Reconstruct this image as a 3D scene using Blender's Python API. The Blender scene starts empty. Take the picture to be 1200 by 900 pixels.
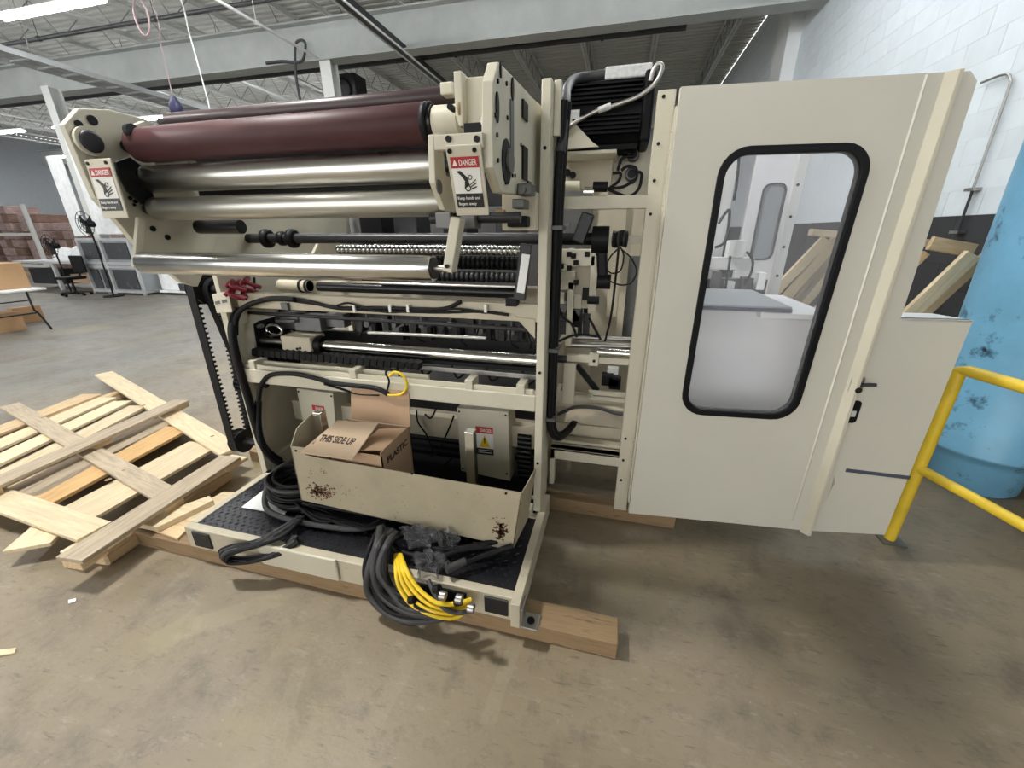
import bpy, bmesh, math, random
from math import sin, cos, pi, radians
from mathutils import Vector, Matrix, Quaternion
random.seed(7)
SC = bpy.context.scene
COL = SC.collection
# ------------------------------------------------------------------ camera
F_PX, PITCH, ROLL, YAW, CAM_H = 466.0, radians(20.8), radians(-0.18), radians(-14.47), 1.6
_f = Vector((sin(YAW)*cos(PITCH), cos(YAW)*cos(PITCH), -sin(PITCH)))
_r = Vector((cos(YAW), -sin(YAW), 0)); _u = _r.cross(_f)
RT = _r*cos(ROLL) + _u*sin(ROLL); UP = _u*cos(ROLL) - _r*sin(ROLL)
CAM = Vector((0, 0, CAM_H))
cd = bpy.data.cameras.new('camera'); cam = bpy.data.objects.new('camera', cd); COL.objects.link(cam)
cd.sensor_width = 36; cd.lens = F_PX/1200*36; cd.clip_start = .05; cd.clip_end = 200
m3 = Matrix((RT, UP, -_f)).transposed()
cam.matrix_world = Matrix.Translation(CAM) @ m3.to_4x4()
SC.camera = cam
# ------------------------------------------------------------------ world and exposure
w = bpy.data.worlds.new('world'); SC.world = w; w.use_nodes = True
w.node_tree.nodes['Background'].inputs[0].default_value = (1, .99, .965, 1)
w.node_tree.nodes['Background'].inputs[1].default_value = 3.7
SC.view_settings.view_transform = 'Standard'; SC.view_settings.look = 'None'
SC.view_settings.exposure = 0.0; SC.view_settings.gamma = 1.0
LAMP = 84.0          # emission of the fluorescent tubes
# ------------------------------------------------------------------ pixel -> place
def _ray(px, py): return _f*F_PX + RT*(px-600) - UP*(py-450)
def _on(px, py, ax, v):
    d = _ray(px, py); return CAM + d*((v-CAM[ax])/d[ax])
def pX(px, py, v): return _on(px, py, 0, v)
def pY(px, py, v): return _on(px, py, 1, v)
def pZ(px, py, v=0.0): return _on(px, py, 2, v)
V = Vector
# ------------------------------------------------------------------ mesh builder
class MB:
    def __init__(s): s.v = []; s.f = []; s.sm = []
    def add(s, vs, fs, sm=False):
        n = len(s.v); s.v += [Vector(a) for a in vs]
        for f in fs: s.f.append(tuple(i+n for i in f)); s.sm.append(sm)
        return s
    def box(s, x0, x1, y0, y1, z0, z1):
        x0, x1 = min(x0, x1), max(x0, x1); y0, y1 = min(y0, y1), max(y0, y1); z0, z1 = min(z0, z1), max(z0, z1)
        return s.add([(x0,y0,z0),(x1,y0,z0),(x1,y1,z0),(x0,y1,z0),(x0,y0,z1),(x1,y0,z1),(x1,y1,z1),(x0,y1,z1)],
              [(0,3,2,1),(4,5,6,7),(0,1,5,4),(1,2,6,5),(2,3,7,6),(3,0,4,7)])
    def bar(s, p, q, wd, ht, up=(0,0,1)):
        p = Vector(p); q = Vector(q); d = (q-p).normalized(); up = Vector(up)
        if abs(d.dot(up)) > .98: up = Vector((0,1,0))
        a = d.cross(up).normalized()*wd/2; b = a.cross(d).normalized()*ht/2
        return s.add([p-a-b,p+a-b,p+a+b,p-a+b,q-a-b,q+a-b,q+a+b,q-a+b],
              [(0,1,2,3),(7,6,5,4),(0,4,5,1),(1,5,6,2),(2,6,7,3),(3,7,4,0)])
    def cyl(s, p, q, r, n=16, r2=None, caps=True):
        p = Vector(p); q = Vector(q); d = (q-p).normalized()
        a = d.orthogonal().normalized(); b = d.cross(a); r2 = r if r2 is None else r2
        vs = [p+(a*cos(t)+b*sin(t))*r for t in [2*pi*i/n for i in range(n)]] + [q+(a*cos(t)+b*sin(t))*r2 for t in [2*pi*i/n for i in range(n)]]
        s.add(vs, [(i,(i+1)%n,n+(i+1)%n,n+i) for i in range(n)], True)
        if caps:
            s.add(vs[:n], [tuple(range(n-1,-1,-1))]); s.add(vs[n:], [tuple(range(n))])
        return s
    def lathe(s, prof, o, d, n=20):      # prof: (dist along d, radius)
        o = Vector(o); d = Vector(d).normalized(); a = d.orthogonal().normalized(); b = d.cross(a)
        vs = []
        for h, r in prof: vs += [o+d*h+(a*cos(2*pi*i/n)+b*sin(2*pi*i/n))*r for i in range(n)]
        fs = []
        for k in range(len(prof)-1):
            for i in range(n): fs.append((k*n+i, k*n+(i+1)%n, (k+1)*n+(i+1)%n, (k+1)*n+i))
        s.add(vs, fs, True)
        L = (len(prof)-1)*n
        s.add(vs[:n], [tuple(range(n-1,-1,-1))]); s.add(vs[L:], [tuple(range(n))])
        return s
    def tube(s, pts, r, n=8, smooth=True, res=5, closed=False):
        P = [Vector(p) for p in pts]
        if smooth and len(P) > 2:
            Q = []; m = len(P); rng = range(m) if closed else range(m-1)
            for i in rng:
                if closed: p0, p1, p2, p3 = P[(i-1)%m], P[i], P[(i+1)%m], P[(i+2)%m]
                else: p0, p1, p2, p3 = P[max(i-1,0)], P[i], P[i+1], P[min(i+2,m-1)]
                for k in range(res):
                    t = k/res
                    Q.append(.5*((2*p1)+(p2-p0)*t+(2*p0-5*p1+4*p2-p3)*t*t+(3*p1-p0-3*p2+p3)*t**3))
            if not closed: Q.append(P[-1])
            P = Q
        m = len(P); a = None; vs = []
        for i in range(m):
            if closed: d = P[(i+1)%m]-P[i-1]
            else: d = P[min(i+1,m-1)]-P[max(i-1,0)]
            if d.length < 1e-7: d = Vector((0,0,1))
            d.normalize()
            a = d.orthogonal().normalized() if a is None else (a-d*a.dot(d))
            if a.length < 1e-6: a = d.orthogonal()
            a.normalize(); b = d.cross(a)
            vs += [P[i]+(a*cos(2*pi*k/n)+b*sin(2*pi*k/n))*r for k in range(n)]
        fs = []
        for i in range(m if closed else m-1):
            j = (i+1)%m
            for k in range(n): fs.append((i*n+k, i*n+(k+1)%n, j*n+(k+1)%n, j*n+k))
        s.add(vs, fs, True)
        if not closed:
            s.add(vs[:n], [tuple(range(n-1,-1,-1))]); s.add(vs[-n:], [tuple(range(n))])
        return s
    def prism(s, poly, ext):             # poly: 3D points, ext: extrusion vector
        P = [Vector(p) for p in poly]; e = Vector(ext); n = len(P)
        nrm = Vector((0,0,0))
        for i in range(n): nrm += P[i].cross(P[(i+1)%n])
        if nrm.dot(e) > 0: P = P[::-1]
        return s.add(P+[p+e for p in P], [tuple(range(n)), tuple(range(2*n-1,n-1,-1))] + [(i,n+i,n+(i+1)%n,(i+1)%n) for i in range(n)])
    def frame(s, outer, inner, ext):     # ring between two loops of the same length, extruded
        O = [Vector(p) for p in outer]; I = [Vector(p) for p in inner]; e = Vector(ext); n = len(O)
        vs = O+I+[p+e for p in O]+[p+e for p in I]; fs = []
        for i in range(n):
            j = (i+1)%n
            fs += [(i,j,n+j,n+i),(2*n+i,3*n+i,3*n+j,2*n+j),(i,2*n+i,2*n+j,j),(n+i,n+j,3*n+j,3*n+i)]
        return s.add(vs, fs)
    def mesh(s, name, off=(0,0,0)):
        me = bpy.data.meshes.new(name); o = Vector(off)
        me.from_pydata([tuple(v-o) for v in s.v], [], s.f)
        me.polygons.foreach_set('use_smooth', s.sm); me.update()
        bm = bmesh.new(); bm.from_mesh(me); bmesh.ops.recalc_face_normals(bm, faces=bm.faces); bm.to_mesh(me); bm.free()
        return me
OFF = {}
def build(mb, name, material, parent=None, bevel=0, label=None):
    off = OFF[parent.name] if parent else V((0,0,0))
    me = mb.mesh(name, off); me.materials.append(M[material])
    o = bpy.data.objects.new(name, me); COL.objects.link(o); o.parent = parent
    OFF[o.name] = off
    if bevel:
        b = o.modifiers.new('bevel', 'BEVEL'); b.width = bevel; b.segments = 2; b.limit_method = 'ANGLE'
    if label: o['label'] = label
    return o
def tag(o, label, cat, group=None):
    o['label'] = label; o['category'] = cat
    if group: o['group'] = group
    return o
def thing(name, loc, label, cat, group=None):
    o = bpy.data.objects.new(name, None); COL.objects.link(o); o.location = loc; o.empty_display_size = .1
    OFF[o.name] = Vector(loc)
    return tag(o, label, cat, group)
def single(mb, name, material, label, cat, group=None, bevel=0):      # a thing that is one mesh, origin at its base
    xs = [v.x for v in mb.v]; ys = [v.y for v in mb.v]; zs = [v.z for v in mb.v]
    off = V(((min(xs)+max(xs))/2, (min(ys)+max(ys))/2, min(zs)))
    me = mb.mesh(name, off); me.materials.append(M[material])
    o = bpy.data.objects.new(name, me); COL.objects.link(o); o.location = off; OFF[o.name] = off
    if bevel:
        b = o.modifiers.new('bevel', 'BEVEL'); b.width = bevel; b.segments = 2; b.limit_method = 'ANGLE'
    return tag(o, label, cat, group)
def struct(mb, name, material, parent=None):
    o = build(mb, name, material, parent)
    if not parent: o['kind'] = 'structure'
    return o
_bm = {}
def plank(name, p, q, wd, ht, material, parent=None, up=(0,0,1), bevel=.002):
    """a board with its grain along its own x axis, running from p to q (centre line)"""
    p = Vector(p); q = Vector(q); d = q-p; L = d.length; d.normalize(); up = Vector(up)
    y = up.cross(d).normalized(); z = d.cross(y)
    mb = MB().box(-L/2, L/2, -wd/2, wd/2, -ht/2, ht/2)
    me = mb.mesh(name); me.materials.append(M[material])
    o = bpy.data.objects.new(name, me); COL.objects.link(o)
    off = OFF[parent.name] if parent else V((0,0,0))
    o.matrix_basis = Matrix.Translation((p+q)/2-off) @ Matrix((d, y, z)).transposed().to_4x4()
    o.parent = parent; OFF[o.name] = off
    if bevel:
        b = o.modifiers.new('bevel', 'BEVEL'); b.width = bevel; b.segments = 1
    return o
def text(name, s, o, ux, uy, size, material, parent, width=None, bold=.012):
    """flat lettering; o = lower left corner, ux/uy = unit axes"""
    cu = bpy.data.curves.new(name, 'FONT'); cu.body = s; cu.size = 1; cu.extrude = .004; cu.offset = bold
    t = bpy.data.objects.new(name, cu); COL.objects.link(t)
    dg = bpy.context.evaluated_depsgraph_get(); me = bpy.data.meshes.new_from_object(t.evaluated_get(dg))
    bpy.data.objects.remove(t); bpy.data.curves.remove(cu)
    ux = Vector(ux).normalized(); uy = Vector(uy).normalized(); n = ux.cross(uy)
    xs = [v.co.x for v in me.vertices]; k = size if width is None else width/(max(xs)-min(xs)); x0 = min(xs)
    off = OFF[parent.name]
    for v in me.vertices: v.co = Vector(o)+ux*((v.co.x-x0)*k)+uy*(v.co.y*size)+n*(v.co.z*.1)-off
    me.materials.clear(); me.materials.append(M[material])
    r = bpy.data.objects.new(name, me); COL.objects.link(r); r.parent = parent; OFF[r.name] = off
    return r
# ------------------------------------------------------------------ materials
M = {}
def mat(name, col, rough=.5, metal=0, var=.12, scale=6, bump=0, bscale=60, dirt=None, stretch=None, spec=.5, rnd=0, emit=None, rvar=.1):
    m = bpy.data.materials.new(name); m.use_nodes = True; nt = m.node_tree; N = nt.nodes; L = nt.links
    b = N['Principled BSDF']; b.inputs['Metallic'].default_value = metal; b.inputs['Specular IOR Level'].default_value = spec
    tc = N.new('ShaderNodeTexCoord'); mp = N.new('ShaderNodeMapping'); L.new(tc.outputs['Object'], mp.inputs[0])
    if stretch: mp.inputs['Scale'].default_value = stretch
    nz = N.new('ShaderNodeTexNoise'); nz.inputs['Scale'].default_value = scale; nz.inputs['Detail'].default_value = 6; nz.inputs['Roughness'].default_value = .62
    L.new(mp.outputs[0], nz.inputs[0])
    cr = N.new('ShaderNodeValToRGB'); cr.color_ramp.elements[0].position = .3; cr.color_ramp.elements[1].position = .7
    c = Vector(col); lo = c*(1-var); hi = c*(1+var)
    cr.color_ramp.elements[0].color = (*lo, 1); cr.color_ramp.elements[1].color = (*[min(x, 1) for x in hi], 1)
    L.new(nz.outputs[0], cr.inputs[0]); out = cr.outputs[0]
    if dirt:                                        # (colour, threshold, scale)
        n2 = N.new('ShaderNodeTexNoise'); n2.inputs['Scale'].default_value = dirt[2]; n2.inputs['Detail'].default_value = 8; n2.inputs['Roughness'].default_value = .7
        L.new(mp.outputs[0], n2.inputs[0])
        r2 = N.new('ShaderNodeValToRGB'); r2.color_ramp.elements[0].position = dirt[1]; r2.color_ramp.elements[1].position = min(dirt[1]+.12, 1)
        L.new(n2.outputs[0], r2.inputs[0])
        mx = N.new('ShaderNodeMix'); mx.data_type = 'RGBA'; L.new(r2.outputs[0], mx.inputs[0]); L.new(out, mx.inputs[6]); mx.inputs[7].default_value = (*dirt[0], 1)
        out = mx.outputs[2]
    if rnd:
        oi = N.new('ShaderNodeObjectInfo'); mr = N.new('ShaderNodeMapRange'); mr.inputs[3].default_value = 1-rnd; mr.inputs[4].default_value = 1+rnd
        L.new(oi.outputs['Random'], mr.inputs[0]); hs = N.new('ShaderNodeHueSaturation'); L.new(mr.outputs[0], hs.inputs['Value']); L.new(out, hs.inputs['Color']); out = hs.outputs[0]
        ad = N.new('ShaderNodeVectorMath'); ad.operation = 'ADD'; sc = N.new('ShaderNodeMath'); sc.operation = 'MULTIPLY'; sc.inputs[1].default_value = 37
        L.new(oi.outputs['Random'], sc.inputs[0]); L.new(tc.outputs['Object'], ad.inputs[0]); L.new(sc.outputs[0], ad.inputs[1]); L.new(ad.outputs[0], mp.inputs[0])
    L.new(out, b.inputs['Base Color'])
    rr = N.new('ShaderNodeMapRange'); rr.inputs[3].default_value = max(rough-rvar, .02); rr.inputs[4].default_value = min(rough+rvar, 1)
    L.new(nz.outputs[0], rr.inputs[0]); L.new(rr.outputs[0], b.inputs['Roughness'])
    if bump:
        n3 = N.new('ShaderNodeTexNoise'); n3.inputs['Scale'].default_value = bscale; n3.inputs['Detail'].default_value = 4; L.new(mp.outputs[0], n3.inputs[0])
        bp = N.new('ShaderNodeBump'); bp.inputs['Strength'].default_value = bump; bp.inputs['Distance'].default_value = .01
        L.new(n3.outputs[0], bp.inputs['Height']); L.new(bp.outputs[0], b.inputs['Normal'])
    if emit:
        b.inputs['Emission Color'].default_value = (*emit[0], 1); b.inputs['Emission Strength'].default_value = emit[1]
    M[name] = m; return m
mat('cream', (.56,.525,.415), .42, var=.06, scale=3, dirt=((.36,.30,.20), .66, 7), bump=.04, bscale=120)
mat('kick_paint', (.40,.35,.245), .5, var=.10, scale=5, dirt=((.20,.15,.09), .62, 16), bump=.06, bscale=90)
mat('cream_dirty', (.50,.45,.34), .5, var=.09, scale=5, dirt=((.22,.16,.10), .64, 14), bump=.06, bscale=90)
mat('door_paint', (.60,.58,.50), .38, var=.03, scale=2, dirt=((.45,.42,.36), .74, 12))
mat('white_metal', (.80,.81,.80), .4, var=.04)
mat('white_panel', (.86,.86,.88), .35, var=.02)
mat('chrome', (.74,.74,.72), .2, 1, var=.06, scale=3, rvar=.06)
mat('roller_steel', (.66,.65,.61), .3, 1, var=.12, scale=9, stretch=(.25,1,1), rvar=.09)
mat('roller_matte', (.55,.54,.49), .38, 1, var=.12, scale=9, stretch=(.25,1,1), rvar=.08)
mat('steel', (.42,.41,.39), .4, 1, var=.15, scale=12)
mat('grey_steel', (.13,.13,.127), .5, .4, var=.15)
mat('dark_steel', (.026,.026,.028), .42, .4, var=.2)
mat('burgundy', (.070,.028,.030), .5, var=.16, scale=16, stretch=(.5,1,1), bump=.03, bscale=200, spec=.25)
mat('dark_maroon', (.05,.030,.032), .4, var=.2)
mat('red_hose', (.22,.01,.02), .4)
mat('black', (.007,.007,.008), .5, var=.25, spec=0.18)
mat('motor_black', (.005,.005,.006), .5, var=.2, spec=0.12)
mat('black_gloss', (.008,.008,.009), .3, var=.2, spec=0.4)
mat('cable_black', (.008,.008,.009), .5, var=.25, spec=0.2)
mat('cable_grey', (.045,.045,.047), .5, var=.2, spec=.3)
mat('cable_yellow', (.80,.55,.02), .4, var=.08)
mat('tread', (.008,.008,.012), .36, 0, var=.3, bump=.15, bscale=70)
mat('wood', (.60,.44,.26), .7, var=.22, scale=5, stretch=(1,9,9), bump=.12, bscale=14, rnd=.18, dirt=((.30,.20,.11), .66, 5))
mat('wood_pale', (.68,.56,.37), .7, var=.16, scale=5, stretch=(1,9,9), bump=.1, bscale=14, rnd=.12, dirt=((.36,.25,.14), .62, 4))
mat('wood_orange', (.62,.39,.17), .7, var=.18, scale=5, stretch=(1,9,9), bump=.1, bscale=14, rnd=.12)
mat('wood_grey', (.44,.36,.26), .75, var=.25, scale=5, stretch=(1,9,9), bump=.15, bscale=14, rnd=.12, dirt=((.20,.15,.10), .62, 5))
mat('skid_wood', (.27,.18,.095), .75, var=.22, scale=4, stretch=(1,8,8), bump=.12, bscale=14, dirt=((.10,.065,.035), .56, 4))
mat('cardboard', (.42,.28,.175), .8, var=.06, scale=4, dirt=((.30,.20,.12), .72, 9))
mat('cardboard_lit', (.56,.42,.29), .8, var=.05, scale=4, dirt=((.30,.20,.12), .68, 30))  # paler cardboard, light on the front flap put into its colour; also tape
mat('cardboard_orange', (.48,.30,.16), .8, var=.05)
mat('ink', (.03,.02,.02), .8)
mat('red_sign', (.42,.025,.03), .45, var=.05)
mat('white_sign', (.78,.77,.72), .45, var=.04)
mat('black_sign', (.015,.015,.015), .45)
mat('yellow_sign', (.85,.60,.03), .45)
mat('yellow_paint', (.74,.52,.035), .42, var=.10, scale=7, dirt=((.42,.30,.06), .68, 18), bump=.05)
mat('blue_paint', (.17,.42,.62), .38, var=.10, scale=4, bump=.08, bscale=18, dirt=((.012,.03,.05), .575, 6))
mat('block_white', (.74,.81,.86), .6, var=.04, scale=5, bump=.12, bscale=40, rnd=.03)
mat('block_dark', (.035,.036,.040), .6, var=.15, scale=5, bump=.12, bscale=40, rnd=.06)
mat('mortar_white', (.72,.79,.835), .8)
mat('mortar_dark', (.028,.029,.032), .8)
mat('wall_white', (.72,.74,.75), .8, var=.04)
mat('wall_grey', (.42,.45,.48), .8, var=.05)
mat('deck', (.50,.50,.47), .7, var=.07, scale=1.2)
mat('steel_white', (.60,.61,.59), .6, var=.06, scale=2)
mat('girder_paint', (.40,.42,.41), .6, var=.12, scale=1.5)
mat('web_grey', (.26,.26,.25), .6)
mat('steel_greywhite', (.46,.48,.49), .55, var=.08)
mat('pipe_dark', (.035,.037,.04), .5, var=.2)
mat('rust', (.13,.065,.035), .85, var=.4, scale=60)
mat('plastic_white', (.85,.87,.88), .4)
mat('machine_grey', (.36,.39,.41), .5, var=.06)
mat('dark_screen', (.06,.065,.07), .25)
mat('shrink', (.34,.24,.22), .35, var=.35, scale=5, dirt=((.75,.72,.70), .60, 4), stretch=(1,1,3))
mat('brown_goods', (.20,.12,.09), .8, var=.3, scale=4)
mat('aluminium', (.62,.63,.64), .42, .6, var=.1)
mat('foil', (.33,.33,.35), .3, .75, var=.2)
mat('hose_pink', (.42,.29,.30), .5)
mat('blue_dark', (.03,.03,.09), .5)
mat('lamp_led', (1,1,1), .5, emit=((1,.985,.95), 430.0))
mat('lamp_tube', (1,1,1), .5, emit=((.97,.99,1.0), LAMP))
mat('blue_strip', (.07,.08,.12), .5)
mat('label_grey', (.55,.56,.55), .5, var=.2, scale=60)
# clear things
def glassy(name, col, alpha, rough):
    m = bpy.data.materials.new(name); m.use_nodes = True; nt = m.node_tree; N = nt.nodes; L = nt.links
    for n in list(N): N.remove(n)
    o = N.new('ShaderNodeOutputMaterial'); t = N.new('ShaderNodeBsdfTransparent'); t.inputs[0].default_value = (.97,.97,.98,1)
    d = N.new('ShaderNodeBsdfPrincipled'); d.inputs['Base Color'].default_value = (*col,1); d.inputs['Roughness'].default_value = rough
    nz = N.new('ShaderNodeTexNoise'); nz.inputs['Scale'].default_value = 4
    mr = N.new('ShaderNodeMapRange'); mr.inputs[3].default_value = alpha*.8; mr.inputs[4].default_value = alpha*1.2; L.new(nz.outputs[0], mr.inputs[0])
    mx = N.new('ShaderNodeMixShader'); L.new(mr.outputs[0], mx.inputs[0]); L.new(t.outputs[0], mx.inputs[1]); L.new(d.outputs[0], mx.inputs[2]); L.new(mx.outputs[0], o.inputs[0])
    M[name] = m
glassy('window_plastic', (.75,.76,.80), .09, .12)
glassy('clear_film', (.16,.16,.17), .30, .16)
# concrete floor
def floor_material():
    m = bpy.data.materials.new('concrete'); m.use_nodes = True; nt = m.node_tree; N = nt.nodes; L = nt.links; b = N['Principled BSDF']
    tc = N.new('ShaderNodeTexCoord')
    def noise(sc, det=8, ro=.65, st=None, dist=0):
        n = N.new('ShaderNodeTexNoise'); n.inputs['Scale'].default_value = sc; n.inputs['Detail'].default_value = det; n.inputs['Roughness'].default_value = ro; n.inputs['Distortion'].default_value = dist
        if st:
            mp = N.new('ShaderNodeMapping'); mp.inputs['Scale'].default_value = st[0]; mp.inputs['Rotation'].default_value = (0,0,st[1]); L.new(tc.outputs['Object'], mp.inputs[0]); L.new(mp.outputs[0], n.inputs[0])
        else: L.new(tc.outputs['Object'], n.inputs[0])
        return n.outputs[0]
    def ramp(i, a, c0, bb, c1):
        r = N.new('ShaderNodeValToRGB'); r.color_ramp.elements[0].position = a; r.color_ramp.elements[0].color = (*c0,1); r.color_ramp.elements[1].position = bb; r.color_ramp.elements[1].color = (*c1,1); L.new(i, r.inputs[0]); return r.outputs[0]
    def mix(f, a, c, k=None):
        x = N.new('ShaderNodeMix'); x.data_type = 'RGBA'
        if k is not None:
            mu = N.new('ShaderNodeMath'); mu.operation = 'MULTIPLY'; mu.inputs[1].default_value = k; L.new(f, mu.inputs[0]); f = mu.outputs[0]
        L.new(f, x.inputs[0]); L.new(a, x.inputs[6])
        if isinstance(c, tuple): x.inputs[7].default_value = (*c,1)
        else: L.new(c, x.inputs[7])
        return x.outputs[2]
    K = (0,0,0); W = (1,1,1)
    c = ramp(noise(1.1), .3, (.235,.185,.122), .7, (.365,.30,.205))
    sx = N.new('ShaderNodeSeparateXYZ'); L.new(tc.outputs['Object'], sx.inputs[0])
    ad = N.new('ShaderNodeMath'); ad.operation = 'MULTIPLY_ADD'; ad.inputs[1].default_value = 2.6; L.new(noise(.8, 5), ad.inputs[0]); L.new(sx.outputs[0], ad.inputs[2])
    mr = N.new('ShaderNodeMapRange'); mr.inputs[1].default_value = -2.2; mr.inputs[2].default_value = -5.0; mr.inputs[3].default_value = 0; mr.inputs[4].default_value = 1; L.new(ad.outputs[0], mr.inputs[0])
    c = mix(mr.outputs[0], c, ramp(noise(1.4), .3, (.18,.18,.17), .7, (.26,.26,.247)), .85)   # bare grey bay beyond the pallets
    c = mix(ramp(noise(.55, 4), .45, K, .62, W), c, (.29,.255,.205), .5)          # greyer areas
    c = mix(ramp(noise(2.2, 9, .7), .50, K, .66, W), c, (.13,.105,.075), .65)     # dark mottling
    c = mix(ramp(noise(9, 9, .75), .52, K, .70, W), c, (.10,.085,.065), .5)
    c = mix(ramp(noise(7, 9, .75, ((1,2.6,1), .5)), .56, K, .70, W), c, (.46,.41,.32), .5)   # light scuffs
    c = mix(ramp(noise(9, 9, .72, ((1,5,1), -.6)), .57, K, .68, W), c, (.09,.072,.05), .6)  # dark drag marks
    c = mix(ramp(noise(.9, 3, .5), .58, K, .66, W), c, (.33,.27,.14), .38)        # yellowish residue
    c = mix(ramp(noise(34, 6, .6), .68, K, .74, W), c, (.52,.50,.46), .5)         # flecks
    c = mix(ramp(noise(26, 6, .7), .70, K, .76, W), c, (.04,.035,.03), .6)
    # worn tape residue: straight strips with ragged edges
    rag = noise(14, 6, .7)
    for (a0, a1), wd_, col_, k_ in ((((483,765),(437,850)),.035,(.40,.35,.24),.26), (((603,757),(570,850)),.028,(.40,.35,.24),.26), (((352,780),(330,850)),.03,(.38,.33,.23),.2), (((175,760),(235,722)),.07,(.40,.36,.23),.3), (((225,735),(330,700)),.05,(.40,.36,.24),.3), (((240,526),(120,520)),.05,(.42,.41,.36),.2)):
        p, q = pZ(*a0), pZ(*a1); mid = (p+q)/2; ln = (q-p).length/2; an = math.atan2(q.y-p.y, q.x-p.x)
        mp = N.new('ShaderNodeMapping'); mp.vector_type = 'TEXTURE'; mp.inputs['Location'].default_value = (mid.x, mid.y, 0); mp.inputs['Rotation'].default_value = (0,0,an); mp.inputs['Scale'].default_value = (ln, wd_, 1); L.new(tc.outputs['Object'], mp.inputs[0])
        sp = N.new('ShaderNodeSeparateXYZ'); L.new(mp.outputs[0], sp.inputs[0]); f = None
        for o_ in (0,1):
            ab = N.new('ShaderNodeMath'); ab.operation = 'ABSOLUTE'; L.new(sp.outputs[o_], ab.inputs[0])
            ad2 = N.new('ShaderNodeMath'); ad2.operation = 'ADD'; L.new(ab.outputs[0], ad2.inputs[0]); L.new(rag, ad2.inputs[1])
            lt = N.new('ShaderNodeMapRange'); lt.inputs[1].default_value = 1.6; lt.inputs[2].default_value = 1.35; L.new(ad2.outputs[0], lt.inputs[0])
            if f is None: f = lt.outputs[0]
            else:
                mu = N.new('ShaderNodeMath'); mu.operation = 'MULTIPLY'; L.new(f, mu.inputs[0]); L.new(lt.outputs[0], mu.inputs[1]); f = mu.outputs[0]
        c = mix(f, c, col_, k_)
    hv = N.new('ShaderNodeHueSaturation'); hv.inputs['Value'].default_value = .86; hv.inputs['Saturation'].default_value = 1.06; L.new(c, hv.inputs['Color']); c = hv.outputs[0]
    L.new(c, b.inputs['Base Color'])
    rr = N.new('ShaderNodeMapRange'); rr.inputs[3].default_value = .30; rr.inputs[4].default_value = .62; L.new(noise(2.6), rr.inputs[0]); L.new(rr.outputs[0], b.inputs['Roughness'])
    bp = N.new('ShaderNodeBump'); bp.inputs['Strength'].default_value = .12; bp.inputs['Distance'].default_value = .01; L.new(noise(45), bp.inputs['Height']); L.new(bp.outputs[0], b.inputs['Normal'])
    M['concrete'] = m
floor_material()
# ================================================================== THE SETTING
FX0, FX1, FY0, FY1 = -30.0, 2.85, -12.0, 22.0
DECK = 6.3
struct(MB().box(FX0, FX1+.4, FY0, FY1, -.2, 0), 'floor', 'concrete')
# corrugated roof deck, ribs along X
mb = MB(); prof = []; y = FY0
while y < FY1:
    prof += [(y, DECK), (y+.09, DECK), (y+.11, DECK+.05), (y+.17, DECK+.05)]; y += .19
vs = [(FX0, a, b) for a, b in prof]+[(FX1, a, b) for a, b in prof]; n = len(prof)
mb.add(vs, [(i, i+1, n+i+1, n+i) for i in range(n-1)])
mb.box(FX0, FX1, FY0, FY1, DECK+.06, DECK+.16)
ceil = struct(mb, 'ceiling', 'deck')
# girder on columns, along X
GY = 9.05
def girder(gy):
    g = MB().box(FX0, FX1, gy-.17, gy+.17, 5.0, 5.03).box(FX0, FX1, gy-.17, gy+.17, 5.67, 5.7).box(FX0, FX1, gy-.02, gy+.02, 5.03, 5.67)
    build(g, 'girder', 'girder_paint', ceil)
for gy in (GY, 17.0, 1.05-.02, -7.0): girder(gy)
# open web joists, along Y, on the girders
def joist_mesh(L):
    a = MB(); b = MB()
    for dx in (-.035, .035):
        a.box(dx-.022, dx+.022, 0, L, .0, .012); a.box(dx-.006, dx+.006, 0, L, .0, .05)
        a.box(dx-.022, dx+.022, 0, L, .55, .562); a.box(dx-.006, dx+.006, 0, L, .512, .562)
    k = 0; y = .1; st = .42
    while y+st < L:
        b.cyl((0, y, .03 if k % 2 else .53), (0, y+st, .53 if k % 2 else .03), .011, 6, caps=False); y += st; k += 1
    me1 = a.mesh('joist'); me1.materials.append(M['steel_white']); me2 = b.mesh('web'); me2.materials.append(M['web_grey'])
    return me1, me2
spans = [(-7.0, joist_mesh(8.0)), (1.05, joist_mesh(8.0)), (9.05, joist_mesh(7.95)), (17.0, joist_mesh(5.0))]
jx = 2.0
while jx > -28:
    for y0, (a, b) in spans:
        o = bpy.data.objects.new('joist', a); COL.objects.link(o); o.parent = ceil; o.location = (jx, y0, 5.705); OFF[o.name] = V((0,0,0))
        c = bpy.data.objects.new('web', b); COL.objects.link(c); c.parent = o
    jx -= 1.62
# painted block wall on the right, pieces laid as parts
CRS, BL = .2032, .4064
base = MB().box(FX1+.006, FX1+.25, FY0, FY1, 1.729, DECK)
wall_r = struct(base, 'wall_right', 'mortar_white')
lo = build(MB().box(FX1+.006, FX1+.25, FY0, FY1, 0, 1.729), 'lower_wall', 'mortar_dark', wall_r)
def block_mesh(m):
    me = MB().box(.0025, .05, -BL/2+.0022, BL/2-.0022, -CRS/2+.0028, CRS/2-.0028).mesh('block'); me.materials.append(M[m]); return me
bw, bd = block_mesh('block_white'), block_mesh('block_dark')
cand = []
for k in range(0, 30):
    z = -.1 + k*CRS + CRS/2
    if z > DECK-.1: break
    for j in range(0, 46):
        y = 1.6 + j*BL + (BL/2 if k % 2 else 0)
        p = V((FX1, y, z)) - CAM; dz = p.dot(_f)
        vis = dz > .3 and -60 < 600+F_PX*p.dot(RT)/dz < 1290 and -60 < 450-F_PX*p.dot(UP)/dz < 960
        cand.append((0 if vis and not (z < 1.0) else 1, p.length, y, z))
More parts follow.
